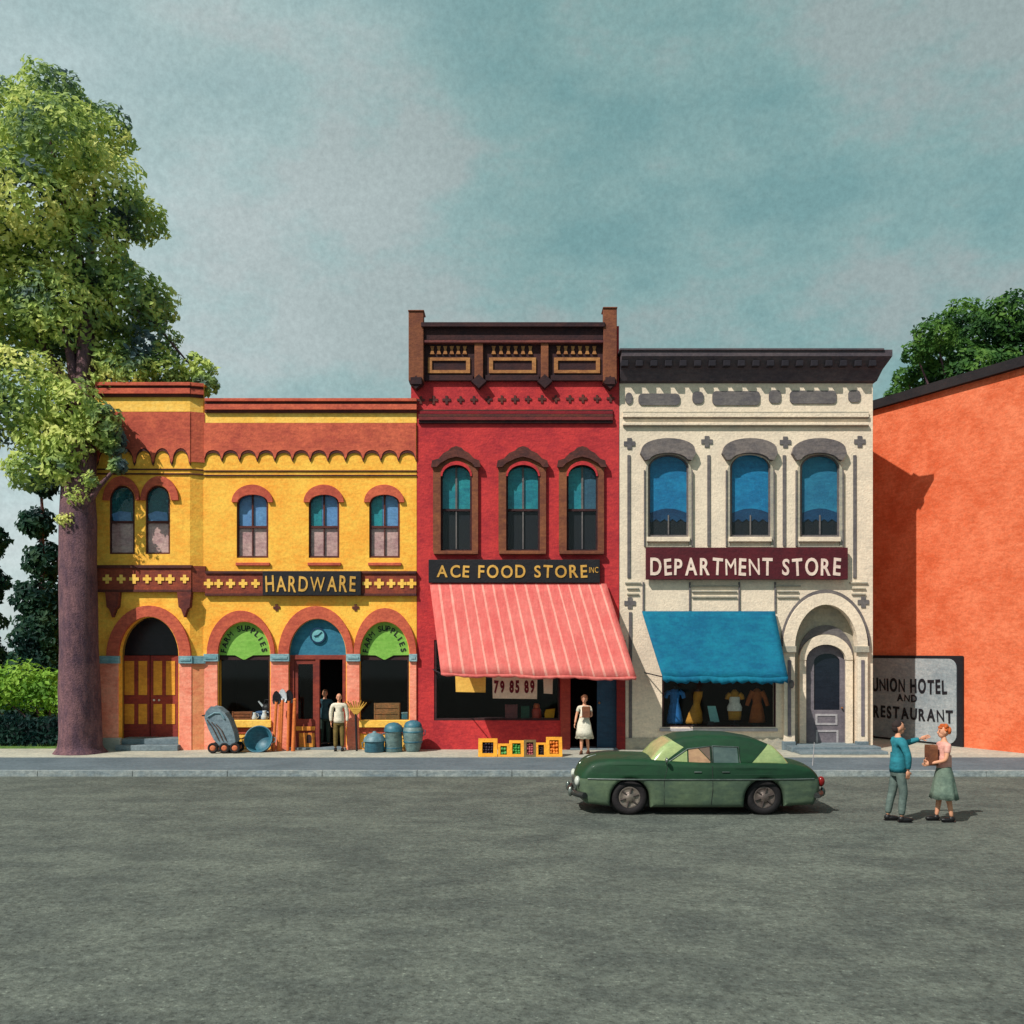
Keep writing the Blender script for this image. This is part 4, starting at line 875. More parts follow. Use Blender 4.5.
# ---- dresses in the department store window
zf = Z(727); 
def dress(label, px, q0, q1, prof, mat, sleeves=None, lean=0, extra=None, y=.62):
    """prof: (half width in photo units, height fraction from hem to neck)"""
    c = X(px, y); z1, z0 = Z(q0, y), Z(q1, y); t = thing('dress', label, 'dress', (c, y, zf), 'clothes on show in the store window')
    b = MB(); pr = [(.001, 0)] + [(S(w, y), f) for w, f in prof] + [(.001, prof[-1][1])]
    seg = 24; vs = []
    for i, (r, f) in enumerate(pr):
        for k in range(seg):
            a = 2 * math.pi * k / seg; fl = 1 + (.07 * math.sin(a * 7 + i) if f < .5 else 0)
            vs.append((c + r * fl * math.cos(a) + lean * f, y + .55 * r * fl * math.sin(a), z0 + f * (z1 - z0)))
    b.add(vs, [(i * seg + k, i * seg + (k + 1) % seg, (i + 1) * seg + (k + 1) % seg, (i + 1) * seg + k) for i in range(len(pr) - 1) for k in range(seg)], True)
    b.build('gown', mat, t)
    if sleeves:
        for sg in (-1, 1):
            b = MB(); b.tube([(c + lean + sg * S(a, y), y - .03, z0 + f * (z1 - z0)) for a, f in sleeves], [S(2.6, y), S(2.4, y), S(2.1, y)][:len(sleeves)], 10); b.build('sleeve', mat, t)
    b = MB(); b.tube([(c, y, zf), (c, y, z0 + .02)], .02, 8); b.lathe([(.001, 0), (.14, 0), (.12, .03), (.001, .03)], (c, y, zf), 16); b.tube([(c + lean, y, z1 - .02), (c + lean, y, z1 + .07)], .025, 8); b.build('stand', IRON, t)
    return t, c, z0, z1
dress('long blue short sleeved dress first in the store window', 674.5, 689, 723.5, [(8, 0), (8, .1), (6.3, .35), (4.3, .62), (4.8, .75), (5.5, .9), (4.2, .97), (2, 1)], M('blue_cloth', (46, 116, 182), (34, 92, 150)), [(4.5, .93), (8, .86), (9.2, .74)])
dress('sleeveless mustard dress with flared skirt leaning sideways', 693.5, 691.5, 723.5, [(8, 0), (8.2, .1), (6.6, .33), (3.4, .6), (3.8, .72), (4.6, .85), (4.4, .95), (4.6, 1)], M('mustard_cloth', (190, 134, 46), (160, 106, 38)), None, S(5, .6))
t, c, z0, z1 = dress('short mustard dress with a white lacy bodice', 734.5, 689.5, 720, [(5.8, 0), (6.4, .15), (6.8, .38), (4.3, .6), (4.8, .75), (5, .88), (2.8, .95), (1.4, 1)], MATS['mustard_cloth'], [(4.5, .86), (7, .78), (7.8, .68)])
b = MB(); b.lathe([(S(w, .6), z0 + f * (z1 - z0)) for w, f in ((7.3, .3), (7.6, .42), (5.2, .58), (5.6, .7), (5.4, .76))], (c, .62, 0), 22, sy=.6); b.build('lace_bodice', M('white_lace', (226, 218, 206), (190, 184, 176), grain=.2), t)
dress('rust brown coat with long sleeves last in the store window', 757, 688.5, 722.5, [(8.3, 0), (7.6, .15), (6, .4), (4.2, .6), (5, .75), (5.4, .88), (3.4, .96), (1.8, 1)], M('rust_cloth', (166, 88, 38), (136, 68, 34)), [(4.6, .92), (8.3, .7), (10.4, .5)])
t = thing('show_card', 'pale turquoise card propped between two dresses', 'card', (X(712, .55), .55, zf))
b = MB(); b.ppanel([(707.5, 706), (715.5, 706), (719.5, 722), (710.5, 722.5)], [], .5, .02); b.build('card', M('turquoise_card', (132, 184, 180), (112, 164, 164)), t); b = MB(); b.box(X(711), X(717), .45, .7, zf, Z(722, .5) + .02); b.build('foot', IRON, t)
# ================================================================ green car
yc0 = -11.2; HWD = .9; ycm = yc0 + HWD
car = thing('car', 'dark green fifties saloon with grey green lower flanks parked in the street', 'car', (X(702, yc0), ycm, -.14))
def cx(px): return X(px, yc0)
def cz(py): return Z(py, yc0)
CGR = M('car_dark_green', (18, 60, 34), (12, 46, 28), rough=.62, coat=.05, bump=.04, grain=.1, scale=.6); CGL = M('car_grey_green', (88, 104, 80), (66, 82, 68), rough=.5, coat=.12, bump=.03, grain=.12)
CWN = M('car_window_pale_green', (158, 172, 116), (132, 152, 102), rough=.2, bump=0, spec=.5); CWG = M('car_window_grey', (82, 98, 94), (64, 80, 80), rough=.12, bump=0, spec=.5); CWB = M('car_window_brown', (110, 92, 80), (90, 76, 70), rough=.12, bump=0, spec=.5); CWP = M('car_window_peach_reflection', (176, 140, 108), (150, 114, 92), rough=.12, bump=0, spec=.5)
CHR = M('dull_chrome', (150, 156, 150), (104, 112, 108), rough=.3, metal=.8, bump=.05); CDK = M('dark_bumper', (42, 44, 42), (30, 32, 32), rough=.45, spec=.5)
def bevpoly(pts, half, bev, name=None):
    cu = bpy.data.curves.new('t', 'CURVE'); cu.dimensions = '2D'; cu.fill_mode = 'BOTH'; cu.extrude = half - bev; cu.bevel_depth = bev; cu.bevel_resolution = 3; cu.offset = -bev
    sp = cu.splines.new('POLY'); sp.points.add(len(pts) - 1)
    for q, (a, b_) in zip(sp.points, pts): q.co = (a, b_, 0, 1)
    sp.use_cyclic_u = True
    vs, fs = curve_mesh(cu)
    bm = bmesh.new(); vv = [bm.verts.new((x, ycm - z, y)) for x, y, z in vs]
    for f in fs:
        try: bm.faces.new([vv[i] for i in f])
        except ValueError: pass
    bmesh.ops.remove_doubles(bm, verts=bm.verts, dist=.0005)
    return bm
def cut(bm, co, no): bmesh.ops.bisect_plane(bm, geom=bm.verts[:] + bm.edges[:] + bm.faces[:], plane_co=co, plane_no=no, dist=1e-5)
def smooth_poly(pts, n=5):
    out = []; m = len(pts)
    for i in range(m):
        p0, p1, p2, p3 = [Vector((*pts[(i + k) % m], 0)) for k in (-1, 0, 1, 2)]
        for k in range(n):
            t = k / n; out.append((.5 * ((2 * p1) + (p2 - p0) * t + (2 * p0 - 5 * p1 + 4 * p2 - p3) * t * t + (3 * p1 - p0 - 3 * p2 + p3) * t ** 3))[:2])
    return out
top = [(577, 792), (576.5, 783), (579, 775), (586, 767), (597, 762.5), (620, 760.5), (650, 761), (700, 763.5), (750, 764), (788, 764.5), (806, 767), (818, 771), (825, 778), (827, 788), (824, 799)]
tp = []
for i in range(len(top) - 1):
    p0, p1, p2, p3 = [Vector((*top[min(max(i + k, 0), len(top) - 1)], 0)) for k in (-1, 0, 1, 2)]
    for k in range(4):
        t = k / 4; tp.append((.5 * ((2 * p1) + (p2 - p0) * t + (2 * p0 - 5 * p1 + 4 * p2 - p3) * t * t + (3 * p1 - p0 - 3 * p2 + p3) * t ** 3))[:2])
tp.append(top[-1])
def archpts(c, r, ybot): return [(c + r * math.cos(a), 800 - r * math.sin(a)) for a in [math.pi * k / 14 for k in range(15)]]
low = [(820, 806)] + [(786.5, 807)] + archpts(765.5, 20.5, 807) + [(744.5, 808)] + [(651, 808)] + archpts(630, 20.5, 807) + [(609, 807), (584, 805), (578.5, 800)]
pts = [(cx(a), cz(b_)) for a, b_ in tp + low]
bm = bevpoly(pts, HWD, .09)
zsplit = cz(779.5)
for yy in (-.55, -.2, .2, .55): cut(bm, (0, ycm + yy, 0), (0, 1, 0))
for px in (590, 605, 655, 680, 705, 735, 790, 810): cut(bm, (cx(px), 0, 0), (1, 0, 0))
cut(bm, (0, 0, zsplit), (0, 0, 1)); cut(bm, (0, 0, cz(790)), (0, 0, 1)); cut(bm, (0, 0, cz(770)), (0, 0, 1))
xm = cx(702); hl = cx(827) - xm
def cardef(v):
    x, y, z = v; t = (x - xm) / hl; dy = y - ycm
    k = 1 - .17 * abs(t) ** 3.2
    zz = (z - cz(808)) / (cz(763) - cz(808))
    k *= 1 + .035 * math.sin(max(0, min(1, zz)) * math.pi) - .05 * max(0, zz - .75) * 2
    if z > cz(776): z += .04 * (1 - (dy / HWD) ** 2) * min(1, (z - cz(776)) / .15)
    x -= (0.10 * (dy / HWD) ** 2) * t * abs(t) ** 3
    return (x, ycm + dy * k, z)
for v in bm.verts: v.co = cardef(v.co)
bm.normal_update()
def from_bm(bm, name, mats, parent, pick=None, mi=None, smooth=True):
    idx = {}; b = MB()
    for f in bm.faces:
        c = f.calc_center_median()
        if pick and not pick(c, f): continue
        fc = []
        for v in f.verts:
            if v.index not in idx: idx[v.index] = len(b.v); b.v.append(tuple(v.co))
            fc.append(idx[v.index])
        b.f.append(fc); b.mi.append(mi(c) if mi else 0); b.sm.append(smooth)
    o = b.build(name, mats, parent)
    md = o.modifiers.new('smooth', 'EDGE_SPLIT'); md.split_angle = R(32)
    return o
bm.verts.index_update()
body = from_bm(bm, 'body', [CGR, CGL], car, mi=lambda c: 0 if c.z > zsplit else 1)
# cabin
zb_c = cz(765)
cab = [(646, 766), (651, 758), (660, 748), (669, 741), (682, 736.5), (706, 734.5), (735, 735.5), (756, 739), (771, 746), (781, 756), (789, 767)]
cp = [(X(a, yc0 + .35), Z(b_, yc0 + .45) if b_ < 745 else Z(b_, yc0 + .2)) for a, b_ in cab]
bm = bevpoly(cp, .78, .10)
def line_cut(pa, pb):
    a = Vector((cx(pa[0]), 0, cz(pa[1]))); d_ = Vector((cx(pb[0]), 0, cz(pb[1]))) - a; n_ = Vector((d_.z, 0, -d_.x)).normalized()
    cut(bm, a, n_); return a, n_
A1, N1 = line_cut((685.5, 748), (662, 765)); A2, N2 = line_cut((670, 739), (686, 748.5)); A3, N3 = line_cut((752.5, 765), (770, 746.5))
for yy in (-.5, -.2, .2, .5): cut(bm, (0, ycm + yy, 0), (0, 1, 0))
zr_c = max(v.co.z for v in bm.verts)
def tumble(v):
    x, y, z = v; t = max(0, (z - zb_c) / (zr_c - zb_c)); dy = y - ycm
    if t > .5: z += .02 * (1 - (dy / .7) ** 2) * (t - .5) * 2
    return (x, ycm + dy * (1 - .2 * t ** 1.4), z)
def side(c, A_, N_): return (Vector((c.x, 0, c.z)) - A_).dot(N_)
f_ref = side(Vector((cx(655), 0, cz(756))), A1, N1) > 0; g_ref = side(Vector((cx(668), 0, cz(752))), A2, N2) > 0; r_ref = side(Vector((cx(780), 0, cz(760))), A3, N3) > 0
def is_ws(c, f=None): return (side(c, A1, N1) > 0) == f_ref and (side(c, A2, N2) > 0) == g_ref
def is_rw(c, f=None): return (side(c, A3, N3) > 0) == r_ref and c.z < cz(745)
flag = {}
for f in bm.faces:
    c = f.calc_center_median(); flag[f.index] = 'w' if is_ws(c) else 'r' if is_rw(c) else 'c'
bm.faces.index_update()
flag = {f.index: ('w' if is_ws(f.calc_center_median()) else 'r' if is_rw(f.calc_center_median()) else 'c') for f in bm.faces}
for v in bm.verts: v.co = tumble(v.co)
bm.verts.index_update(); bm.normal_update()
roof = from_bm(bm, 'cabin', [CGR], car, pick=lambda c, f: flag[f.index] == 'c')
from_bm(bm, 'windshield', [CWN], car, pick=lambda c, f: flag[f.index] == 'w')
from_bm(bm, 'rear_window', [CWN], car, pick=lambda c, f: flag[f.index] == 'r')
bm.free()
def side_glass(pts, mat, sgn):
    n = 12; b = MB(); q = [(cx(a), cz(b_)) for a, b_ in pts]
    yy = .78 * 1.006
    b.panel(q, [], ycm + sgn * yy - .008, .016); b.v = [tumble(v) for v in b.v]; return b
for sg in (-1, 1):
    side_glass([(667, 764.5), (688.5, 750.5), (688.5, 764.5)], CWN, sg).build('vent_window', CWN, car)
    b = side_glass([(690, 749.5), (699, 748.6), (711.5, 762), (711.5, 764.5), (690, 764.5)], CWP, sg); b2 = side_glass([(700, 748.5), (711.5, 747.5), (711.5, 761)], CWG, sg); n_ = len(b.v); b.v += b2.v; b.f += [[i + n_ for i in f] for f in b2.f]; b.mi += [1] * len(b2.f); b.sm += b2.sm; b.build('side_window', [CWP, CWB], car)  # peach part is a reflection painted onto the opaque glass
    side_glass([(715, 747.5), (739, 748.5), (740, 764.5), (715, 764.5)], CWG, sg).build('side_window', CWG, car)
    b = MB(); y_ = ycm + sg * (HWD * 1.03)
    for k in range(20):
        pass
    xs = [584 + k * 11.8 for k in range(21)]
    b.tube([Vector(cardef((cx(p), ycm + sg * (HWD + .002), zsplit))) for p in xs], .016, 6); b.build('trim_strip', CHR, car)
    for px in (694, 722):
        b = MB(); q = Vector(cardef((cx(px), ycm + sg * (HWD + .012), cz(772)))); b.tube([q, q + Vector((.14, 0, 0))], .014, 6); b.build('door_handle', CHR, car)
    b = MB(); p_ = [Vector(cardef((cx(px), ycm + sg * (HWD + .003), cz(py)))) for px, py in ((712.5, 766), (712.5, 775), (712.5, 790), (711, 804))]; b.tube(p_, .006, 5); b.build('door_gap', CDK, car); b = MB()
    p_ = [Vector(cardef((cx(px), ycm + sg * (HWD + .003), cz(py)))) for px, py in ((668, 766), (664, 780), (664, 804))]; b.tube(p_, .006, 5); b.build('door_gap', CDK, car)
for px, fac in ((573.5, -1), (829.5, 1)):
    b = MB(); pts_ = []
    for k in range(13):
        a = -1 + 2 * k / 12; pts_.append((cx(px) - fac * .22 * abs(a) ** 3, ycm + a * .84, cz(796)))
    b.tube(pts_, .06, 10); bp = b.build('bumper', CDK if fac < 0 else CDK, car)
    b = MB()
    for a in (-.4, .4): b.ell((cx(px) + fac * .03, ycm + a, cz(795)), (.05, .05, .1))
    b.build('overrider', CHR, bp)
ry = Matrix.Rotation(R(90), 3, 'Y')
for sg in (-1, 1):
    b = MB(); c = Vector((cx(578.5), ycm + sg * .6, cz(783))); b.ell(c, (.06, .1, .1)); b.build('headlight', M('headlight_glass', (196, 200, 190), rough=.1, bump=0), car)
    b = MB(); c = Vector((cx(825), ycm + sg * .66, cz(783))); b.ell(c, (.07, .07, .1)); b.build('tail_light', M('tail_light_red', (130, 26, 26), rough=.2, bump=0), car)
    for px in (630, 765.5):
        cw = Vector((cx(px), ycm + sg * .72, -.14 + .345)); rr_ = Matrix.Rotation(R(90 if sg < 0 else -90), 3, 'X')
        b = MB(); b.lathe([(.2, -.09), (.31, -.1), (.345, -.06), (.345, .06), (.31, .1), (.21, .1), (.2, .06)], cw, 36, rot=rr_); wh = b.build('wheel', TYRE, car)
        b = MB(); b.lathe([(.215, .085), (.2, .1), (.17, .075), (.1, .085), (.07, .115), (.001, .12)], cw, 30, rot=rr_); rim = b.build('rim', M('wheel_rim', (142, 130, 120), (104, 92, 88), rough=.35, metal=.5), wh)
        b = MB()
        for k in range(6):
            a = k * math.pi / 3 + .3; d_ = Vector((math.cos(a), math.sin(a), 0)); b.tube([cw + rr_ @ (d_ * .07 + Vector((0, 0, .105))), cw + rr_ @ (d_ * .19 + Vector((0, 0, .098)))], .016, 6)
        b.build('spoke', M('rim_shade', (70, 62, 60)), rim)  # dark grey brown spokes on the paler rim
        b = MB(); b.lathe([(.001, -.12), (.38, -.12), (.385, -.0), (.001, -.0)], cw - Vector((0, sg * .08, 0)), 24, rot=rr_); b.build('wheel_well', CDK, car)
for sg in (-1, 1):      # bright window surrounds
    b = MB()
    for lp in ([(666, 764.8), (689, 749.8), (712.5, 746.8), (712.5, 764.8)], [(714, 746.8), (740.5, 747.8), (741.5, 764.8), (714, 764.8)]):
        q = [Vector(tumble((cx(a), ycm + sg * .80, cz(c_)))) for a, c_ in lp]; b.tube(q + [q[0]], .012, 6)
    b.build('window_trim', CHR, car)
b = MB(); b.tube([(cx(819), ycm - .5, cz(768)), (cx(820.5), ycm - .52, cz(744))], [.011, .006], 6); b.build('antenna', LGRY, car)
b = MB(); q = Vector((cx(667), ycm - .9, cz(765))); b.tube([q, q + Vector((-.02, -.06, .06))], .012, 6); b.ell(q + Vector((-.02, -.08, .1)), (.03, .07, .055)); b.build('mirror', CHR, car)
b = MB(); b.tube([(cx(583), ycm, cz(769)), (cx(592), ycm, cz(762.2)), (cx(600), ycm, cz(759.6))], [.03, .02, .01], 8); b.build('hood_ornament', CHR, car)
b = MB()
for k in range(7): b.box(cx(575.8), cx(578), ycm - .42 + k * .13, ycm - .36 + k * .13, cz(792), cz(783))
b.build('grille', CHR, car)
b = MB(); b.box(cx(604), cx(798), ycm - .6, ycm + .6, -.0, .2); b.build('chassis', CDK, car)

# ================================================================ people
SKIN = M('skin', (214, 156, 124), (198, 136, 108), bump=0, grain=.06, rough=.6)
def skin_mesh(nodes, edges, root=0, sub=1):
    bm = bmesh.new(); ly = bm.verts.layers.skin.verify()
    vs = []
    for p, r in nodes:
        v = bm.verts.new(p); v[ly].radius = (r, r) if not hasattr(r, '__len__') else r; vs.append(v)
    vs[root][ly].use_root = True
    for a, b_ in edges: bm.edges.new((vs[a], vs[b_]))
    me = bpy.data.meshes.new('t'); bm.to_mesh(me); bm.free()
    o = bpy.data.objects.new('t', me); COL.objects.link(o)
    md = o.modifiers.new('s', 'SKIN'); md.use_smooth_shade = True; md.branch_smoothing = .4
    md2 = o.modifiers.new('u', 'SUBSURF'); md2.levels = sub; md2.render_levels = sub
    bpy.context.view_layer.update(); dg = bpy.context.evaluated_depsgraph_get()
    m2 = bpy.data.meshes.new_from_object(o.evaluated_get(dg))
    out = [tuple(v.co) for v in m2.vertices], [tuple(p.vertices) for p in m2.polygons]
    bpy.data.objects.remove(o); bpy.data.meshes.remove(me); bpy.data.meshes.remove(m2)
    return out
def hand(b, wr, dr, side_, palm, L_=.17, curl=.5):
    """five finger hand at the wrist: dr along the hand, palm = palm normal, side_ = towards the thumb"""
    wr = Vector(wr); dr = Vector(dr).normalized(); palm = (Vector(palm) - dr * Vector(palm).dot(dr)).normalized(); sd = dr.cross(palm)
    if sd.dot(Vector(side_)) < 0: sd = -sd
    m = Matrix((sd, dr, palm)).transposed()
    b.ell(wr + dr * .045, (.038, .055, .018), 12, 8, rot=m)
    for k, (off, ln) in enumerate(((.027, .072), (.009, .082), (-.009, .076), (-.026, .06))):
        p = wr + dr * .085 + sd * off; p1 = p + (dr + palm * curl * .4).normalized() * ln * .5; p2 = p1 + (dr * .75 + palm * curl).normalized() * ln * .5
        b.tube([p - dr * .02, p, p1, p2], [.0085, .009, .0085, .0065], 7)
    p = wr + dr * .03 + sd * .03; p1 = p + (sd * .8 + dr * .7 + palm * .3).normalized() * .035; p2 = p1 + (dr + palm * .5).normalized() * .03
    b.tube([p - sd * .012, p, p1, p2], [.011, .012, .010, .007], 7)
def person(label, loc, rz, h, arms, legs, mats, female=False, skirt=None, hair='short', hairm=None, hold=None, head_turn=0, apron=None, head_pitch=0):
    """built facing -y at 1.75 m, then turned and scaled; arms: (elbow, wrist) for the figure's two sides"""
    t = thing('person', label, 'person', (0, 0, 0))
    sw = .165 if female else .195
    hw__ = .09
    P = {}
    nodes = [((0, 0, .94), .115), ((0, -.005, 1.10), .10 if female else .112), ((0, -.01, 1.27), .118), ((0, .0, 1.40), .085), ((0, .005, 1.49), .05), ((0, -.012, 1.56), .052)]
    edges = [(0, 1), (1, 2), (2, 3), (3, 4), (4, 5)]
    def addn(p, r): nodes.append((p, r)); return len(nodes) - 1
    A = []
    for i, sg in enumerate((-1, 1)):
        e, w = arms[i]
        s1 = addn((sg * sw, .0, 1.40), .056 if female else .066); e1 = addn(e, .04 if female else .046); w1 = addn(w, .03)
        edges += [(3, s1), (s1, e1), (e1, w1)]; A.append((s1, e1, w1))
    Lg = []
    for i, sg in enumerate((-1, 1)):
        k, a = legs[i]
        h1 = addn((sg * hw__, 0, .88), .085); k1 = addn(k, .056); c1 = addn(tuple(Vector(k).lerp(Vector(a), .35) + Vector((0, .012, 0))), .055); a1_ = addn(a, .036); 
        edges += [(0, h1), (h1, k1), (k1, c1), (c1, a1_)]; Lg.append((h1, k1, c1, a1_))
    vs, fs = skin_mesh(nodes, edges)
    b = MB(); b.add(vs, fs, True)
    hc = Vector((0, -.02, 1.628))
    rot = Matrix.Rotation(head_turn, 3, 'Z') @ Matrix.Rotation(head_pitch, 3, 'X')
    def hp(v): return hc + rot @ Vector(v)
    # head: skull, jaw, nose, ears
    b.ell(hp((0, .015, .015)), (.08, .098, .108), 18, 14, rot=rot); b.ell(hp((0, -.022, -.05)), (.054, .062, .062), 14, 10, rot=rot)
    b.ell(hp((0, -.086, -.018)), (.014, .022, .026), 10, 8, rot=rot); b.ell(hp((0, -.08, .004)), (.01, .012, .03), 8, 6, rot=rot)
    for sg in (-1, 1): b.ell(hp((sg * .075, .015, -.01)), (.012, .022, .032), 8, 6, rot=rot)
    for i in range(2):
        e, w = Vector(arms[i][0]), Vector(arms[i][1]); dr = (w - e).normalized(); pl = Vector((1 if i == 0 else -1, 0, 0)) if abs(dr.x) < .8 else Vector((0, 0, -1))
        hand(b, w, dr, (0, -1, 0.3), pl)
    body = b.build('body', SKIN, t)
    b = MB()
    for sg in (-1, 1): b.ell(hp((sg * .03, -.074, .008)), (.013, .008, .009), 8, 6, rot=rot)
    b.build('eye', M('dark_eye', (40, 30, 28), bump=0, rough=.3), body)
    b = MB(); b.ell(hp((0, -.081, -.06)), (.022, .008, .007), 10, 6, rot=rot); b.build('mouth', M('lips', (150, 70, 64), bump=0), body)
    b = MB()
    for sg in (-1, 1): b.tube([hp((sg * .014, -.083, .034)), hp((sg * .032, -.081, .04)), hp((sg * .05, -.07, .033))], .005, 5)
    b.build('eyebrow', hairm, body)
    # hair
    b = MB()
    if hair == 'short':
        b.ell(hp((0, .03, .04)), (.08, .094, .088), 20, 14, rot=rot, z0=-.35); b.ell(hp((0, .055, -.01)), (.072, .07, .08), 16, 10, rot=rot); b.ell(hp((.02, -.035, .098)), (.06, .05, .03), 12, 8, rot=rot)
    elif hair == 'bald':
        b.ell(hp((0, .05, -.005)), (.079, .064, .05), 16, 8, rot=rot)
    else:
        random.seed(3)
        for k in range(46):
            a = random.uniform(0, 2 * math.pi); el = random.uniform(-.5, 1.2); d_ = Vector((math.cos(a) * math.cos(el), math.sin(a) * math.cos(el), math.sin(el)))
            if d_.y < -.45 and d_.z < .45: continue
            q = Vector((d_.x * .082, .025 + d_.y * .092, .03 + d_.z * .09)); r_ = random.uniform(.024, .04); b.ell(hp(q), (r_, r_, r_), 8, 6)
        b.ell(hp((0, .035, .03)), (.084, .09, .092), 16, 12, rot=rot, z0=-.3)
    b.build('hair', hairm, body)
    # clothing
    ck_ = .016
    tor = [((0, 0, .87), .142 if not skirt else .128), (nodes[1][0], nodes[1][1] + ck_), (nodes[2][0], nodes[2][1] + ck_), ((0, 0, 1.40), .092 + ck_ * .5), ((0, .005, 1.455), .058)]
    ed = [(0, 1), (1, 2), (2, 3), (3, 4)]
    for i in range(2):
        s1, e1, w1 = A[i]; n0 = len(tor)
        e, w = Vector(nodes[e1][0]), Vector(nodes[w1][0])
        tor.append((nodes[s1][0], nodes[s1][1] + ck_))
        if mats.get('short'):
            tor.append((tuple(Vector(nodes[s1][0]).lerp(e, .62)), .06)); ed += [(3, n0), (n0, n0 + 1)]
        else:
            tor.append((tuple(e), nodes[e1][1] + ck_)); tor.append((tuple(e.lerp(w, .93)), .044)); ed += [(3, n0), (n0, n0 + 1), (n0 + 1, n0 + 2)]
    vs, fs = skin_mesh(tor, ed); b = MB(); b.add(vs, fs, True); b.lathe([(.12, .87 if not skirt else .98), (.148 if not skirt else .132, .865 if not skirt else .98), (.15 if not skirt else .134, .95 if not skirt else 1.02), (.136, 1.06), (.132, 1.2)], (0, -.003, 0), 28, sx=1.1, sy=.95); b.build(mats.get('topname', 'shirt'), mats['top'], t)
    if skirt:
        z0_, r0, r1 = skirt; b = MB(); seg = 40; pr = [(.135, 1.06), (.15, .98), (.185, .88)] + [(.185 + (r1 - .185) * k / 4, .88 + (z0_ - .88) * k / 4) for k in range(1, 5)]
        vs = []
        for i, (r, z) in enumerate(pr):
            for k in range(seg):
                a = 2 * math.pi * k / seg; f_ = 1 + .05 * max(0, i - 1) / 4 * math.sin(a * 8); vs.append((r * f_ * math.cos(a), r * f_ * .8 * math.sin(a), z + (.012 * math.sin(a * 8) if i == len(pr) - 1 else 0)))
        b.add(vs, [(i * seg + k, (i + 1) * seg + k, (i + 1) * seg + (k + 1) % seg, i * seg + (k + 1) % seg) for i in range(len(pr) - 1) for k in range(seg)], True)
        o = b.build('skirt', mats['bottom'], t); md = o.modifiers.new('thick', 'SOLIDIFY'); md.thickness = .01
    else:
        n_ = [((0, 0, .93), .122 + ck_), ((0, 0, 1.06), .11 + ck_ * .6)]; ed = [(0, 1)]
        for i in range(2):
            h1, k1, c1, a1_ = Lg[i]; n0 = len(n_)
            n_ += [(nodes[h1][0], .1), (nodes[k1][0], .078), (nodes[c1][0], .072), (tuple(Vector(nodes[a1_][0]) + Vector((0, 0, .02))), .062)]
            ed += [(0, n0), (n0, n0 + 1), (n0 + 1, n0 + 2), (n0 + 2, n0 + 3)]
        vs, fs = skin_mesh(n_, ed); b = MB(); b.add(vs, fs, True); b.lathe([(.12, .8), (.138, .86), (.136, .96), (.13, 1.0)], (0, 0, 0), 24, sx=1.1, sy=.95); b.build('trousers', mats['bottom'], t)
    if apron:
        b = MB(); vs = []; n = 14
        for i, (z, hw2, dy) in enumerate(((1.36, .09, -.145), (1.2, .11, -.155), (1.05, .15, -.15), (.9, .2, -.175), (.7, .23, -.19), (.52, .25, -.2))):
            for k in range(n + 1): a = -1 + 2 * k / n; vs.append((hw2 * math.sin(a * 1.25) / math.sin(1.25), dy * math.cos(a * 1.1) - .01, z))
        b.add(vs, [(i * (n + 1) + k, i * (n + 1) + k + 1, (i + 1) * (n + 1) + k + 1, (i + 1) * (n + 1) + k) for i in range(5) for k in range(n)], True)
        o = b.build('apron', apron, t); md = o.modifiers.new('thick', 'SOLIDIFY'); md.thickness = .008
    for i in range(2):
        a = Vector(legs[i][1]); b = MB(); fz = a.z - .085
        b.ell((a.x, a.y - .07, fz + .045), (.048, .135, .045), 14, 8, z0=-.9); b.ell((a.x, a.y + .0, fz + .06), (.046, .06, .055), 12, 8); b.box(a.x - .042, a.x + .042, a.y - .17, a.y + .055, fz, fz + .018)
        b.build('shoe', mats['shoe'], t)
    k = h / 1.75
    t.scale = (k, k, k); t.rotation_euler = (0, 0, rz); t.location = loc
    return t
LEG = [((-.1, -.02, .5), (-.105, .02, .085)), ((.1, -.02, .5), (.105, .02, .085))]
HAIRD = M('dark_hair', (48, 36, 34), (34, 26, 28), bump=.2); HAIRO = M('ginger_hair', (190, 98, 44), (160, 72, 36), bump=.2); HAIRB = M('brown_hair', (120, 76, 48), (92, 58, 40), bump=.2); HAIRG = M('grey_hair', (150, 130, 118), (120, 104, 98))
SHOE = M('black_shoe', (30, 28, 30), (22, 22, 24), rough=.4)
def bag(label, c, rz, w, d_, h_, mat, strap=False, cat='bag', name='bag'):
    t = thing(name, label, cat, c); b = MB()
    b.panel([(-w / 2 * .92, -h_ / 2), (w / 2 * .92, -h_ / 2), (w / 2, h_ * .3), (w / 2 * .9, h_ / 2), (-w / 2 * .9, h_ / 2), (-w / 2, h_ * .3)], [], -d_ / 2, d_)
    b.v = [(v[0] + c[0], v[1] + c[1], v[2] + c[2]) for v in b.v]; b.build('sack', mat, t, bevel=.03)
    b = MB(); b.box(-w / 2 * .93 + c[0], w / 2 * .93 + c[0], -d_ / 2 * 1.04 + c[1], d_ / 2 * 1.04 + c[1], h_ * .36 + c[2], h_ * .46 + c[2]); b.build('rim', mat, t, bevel=.01)
    t.rotation_euler = (0, 0, rz); return t
BAG = M('brown_paper_bag', (124, 76, 50), (98, 58, 42), grain=.14)
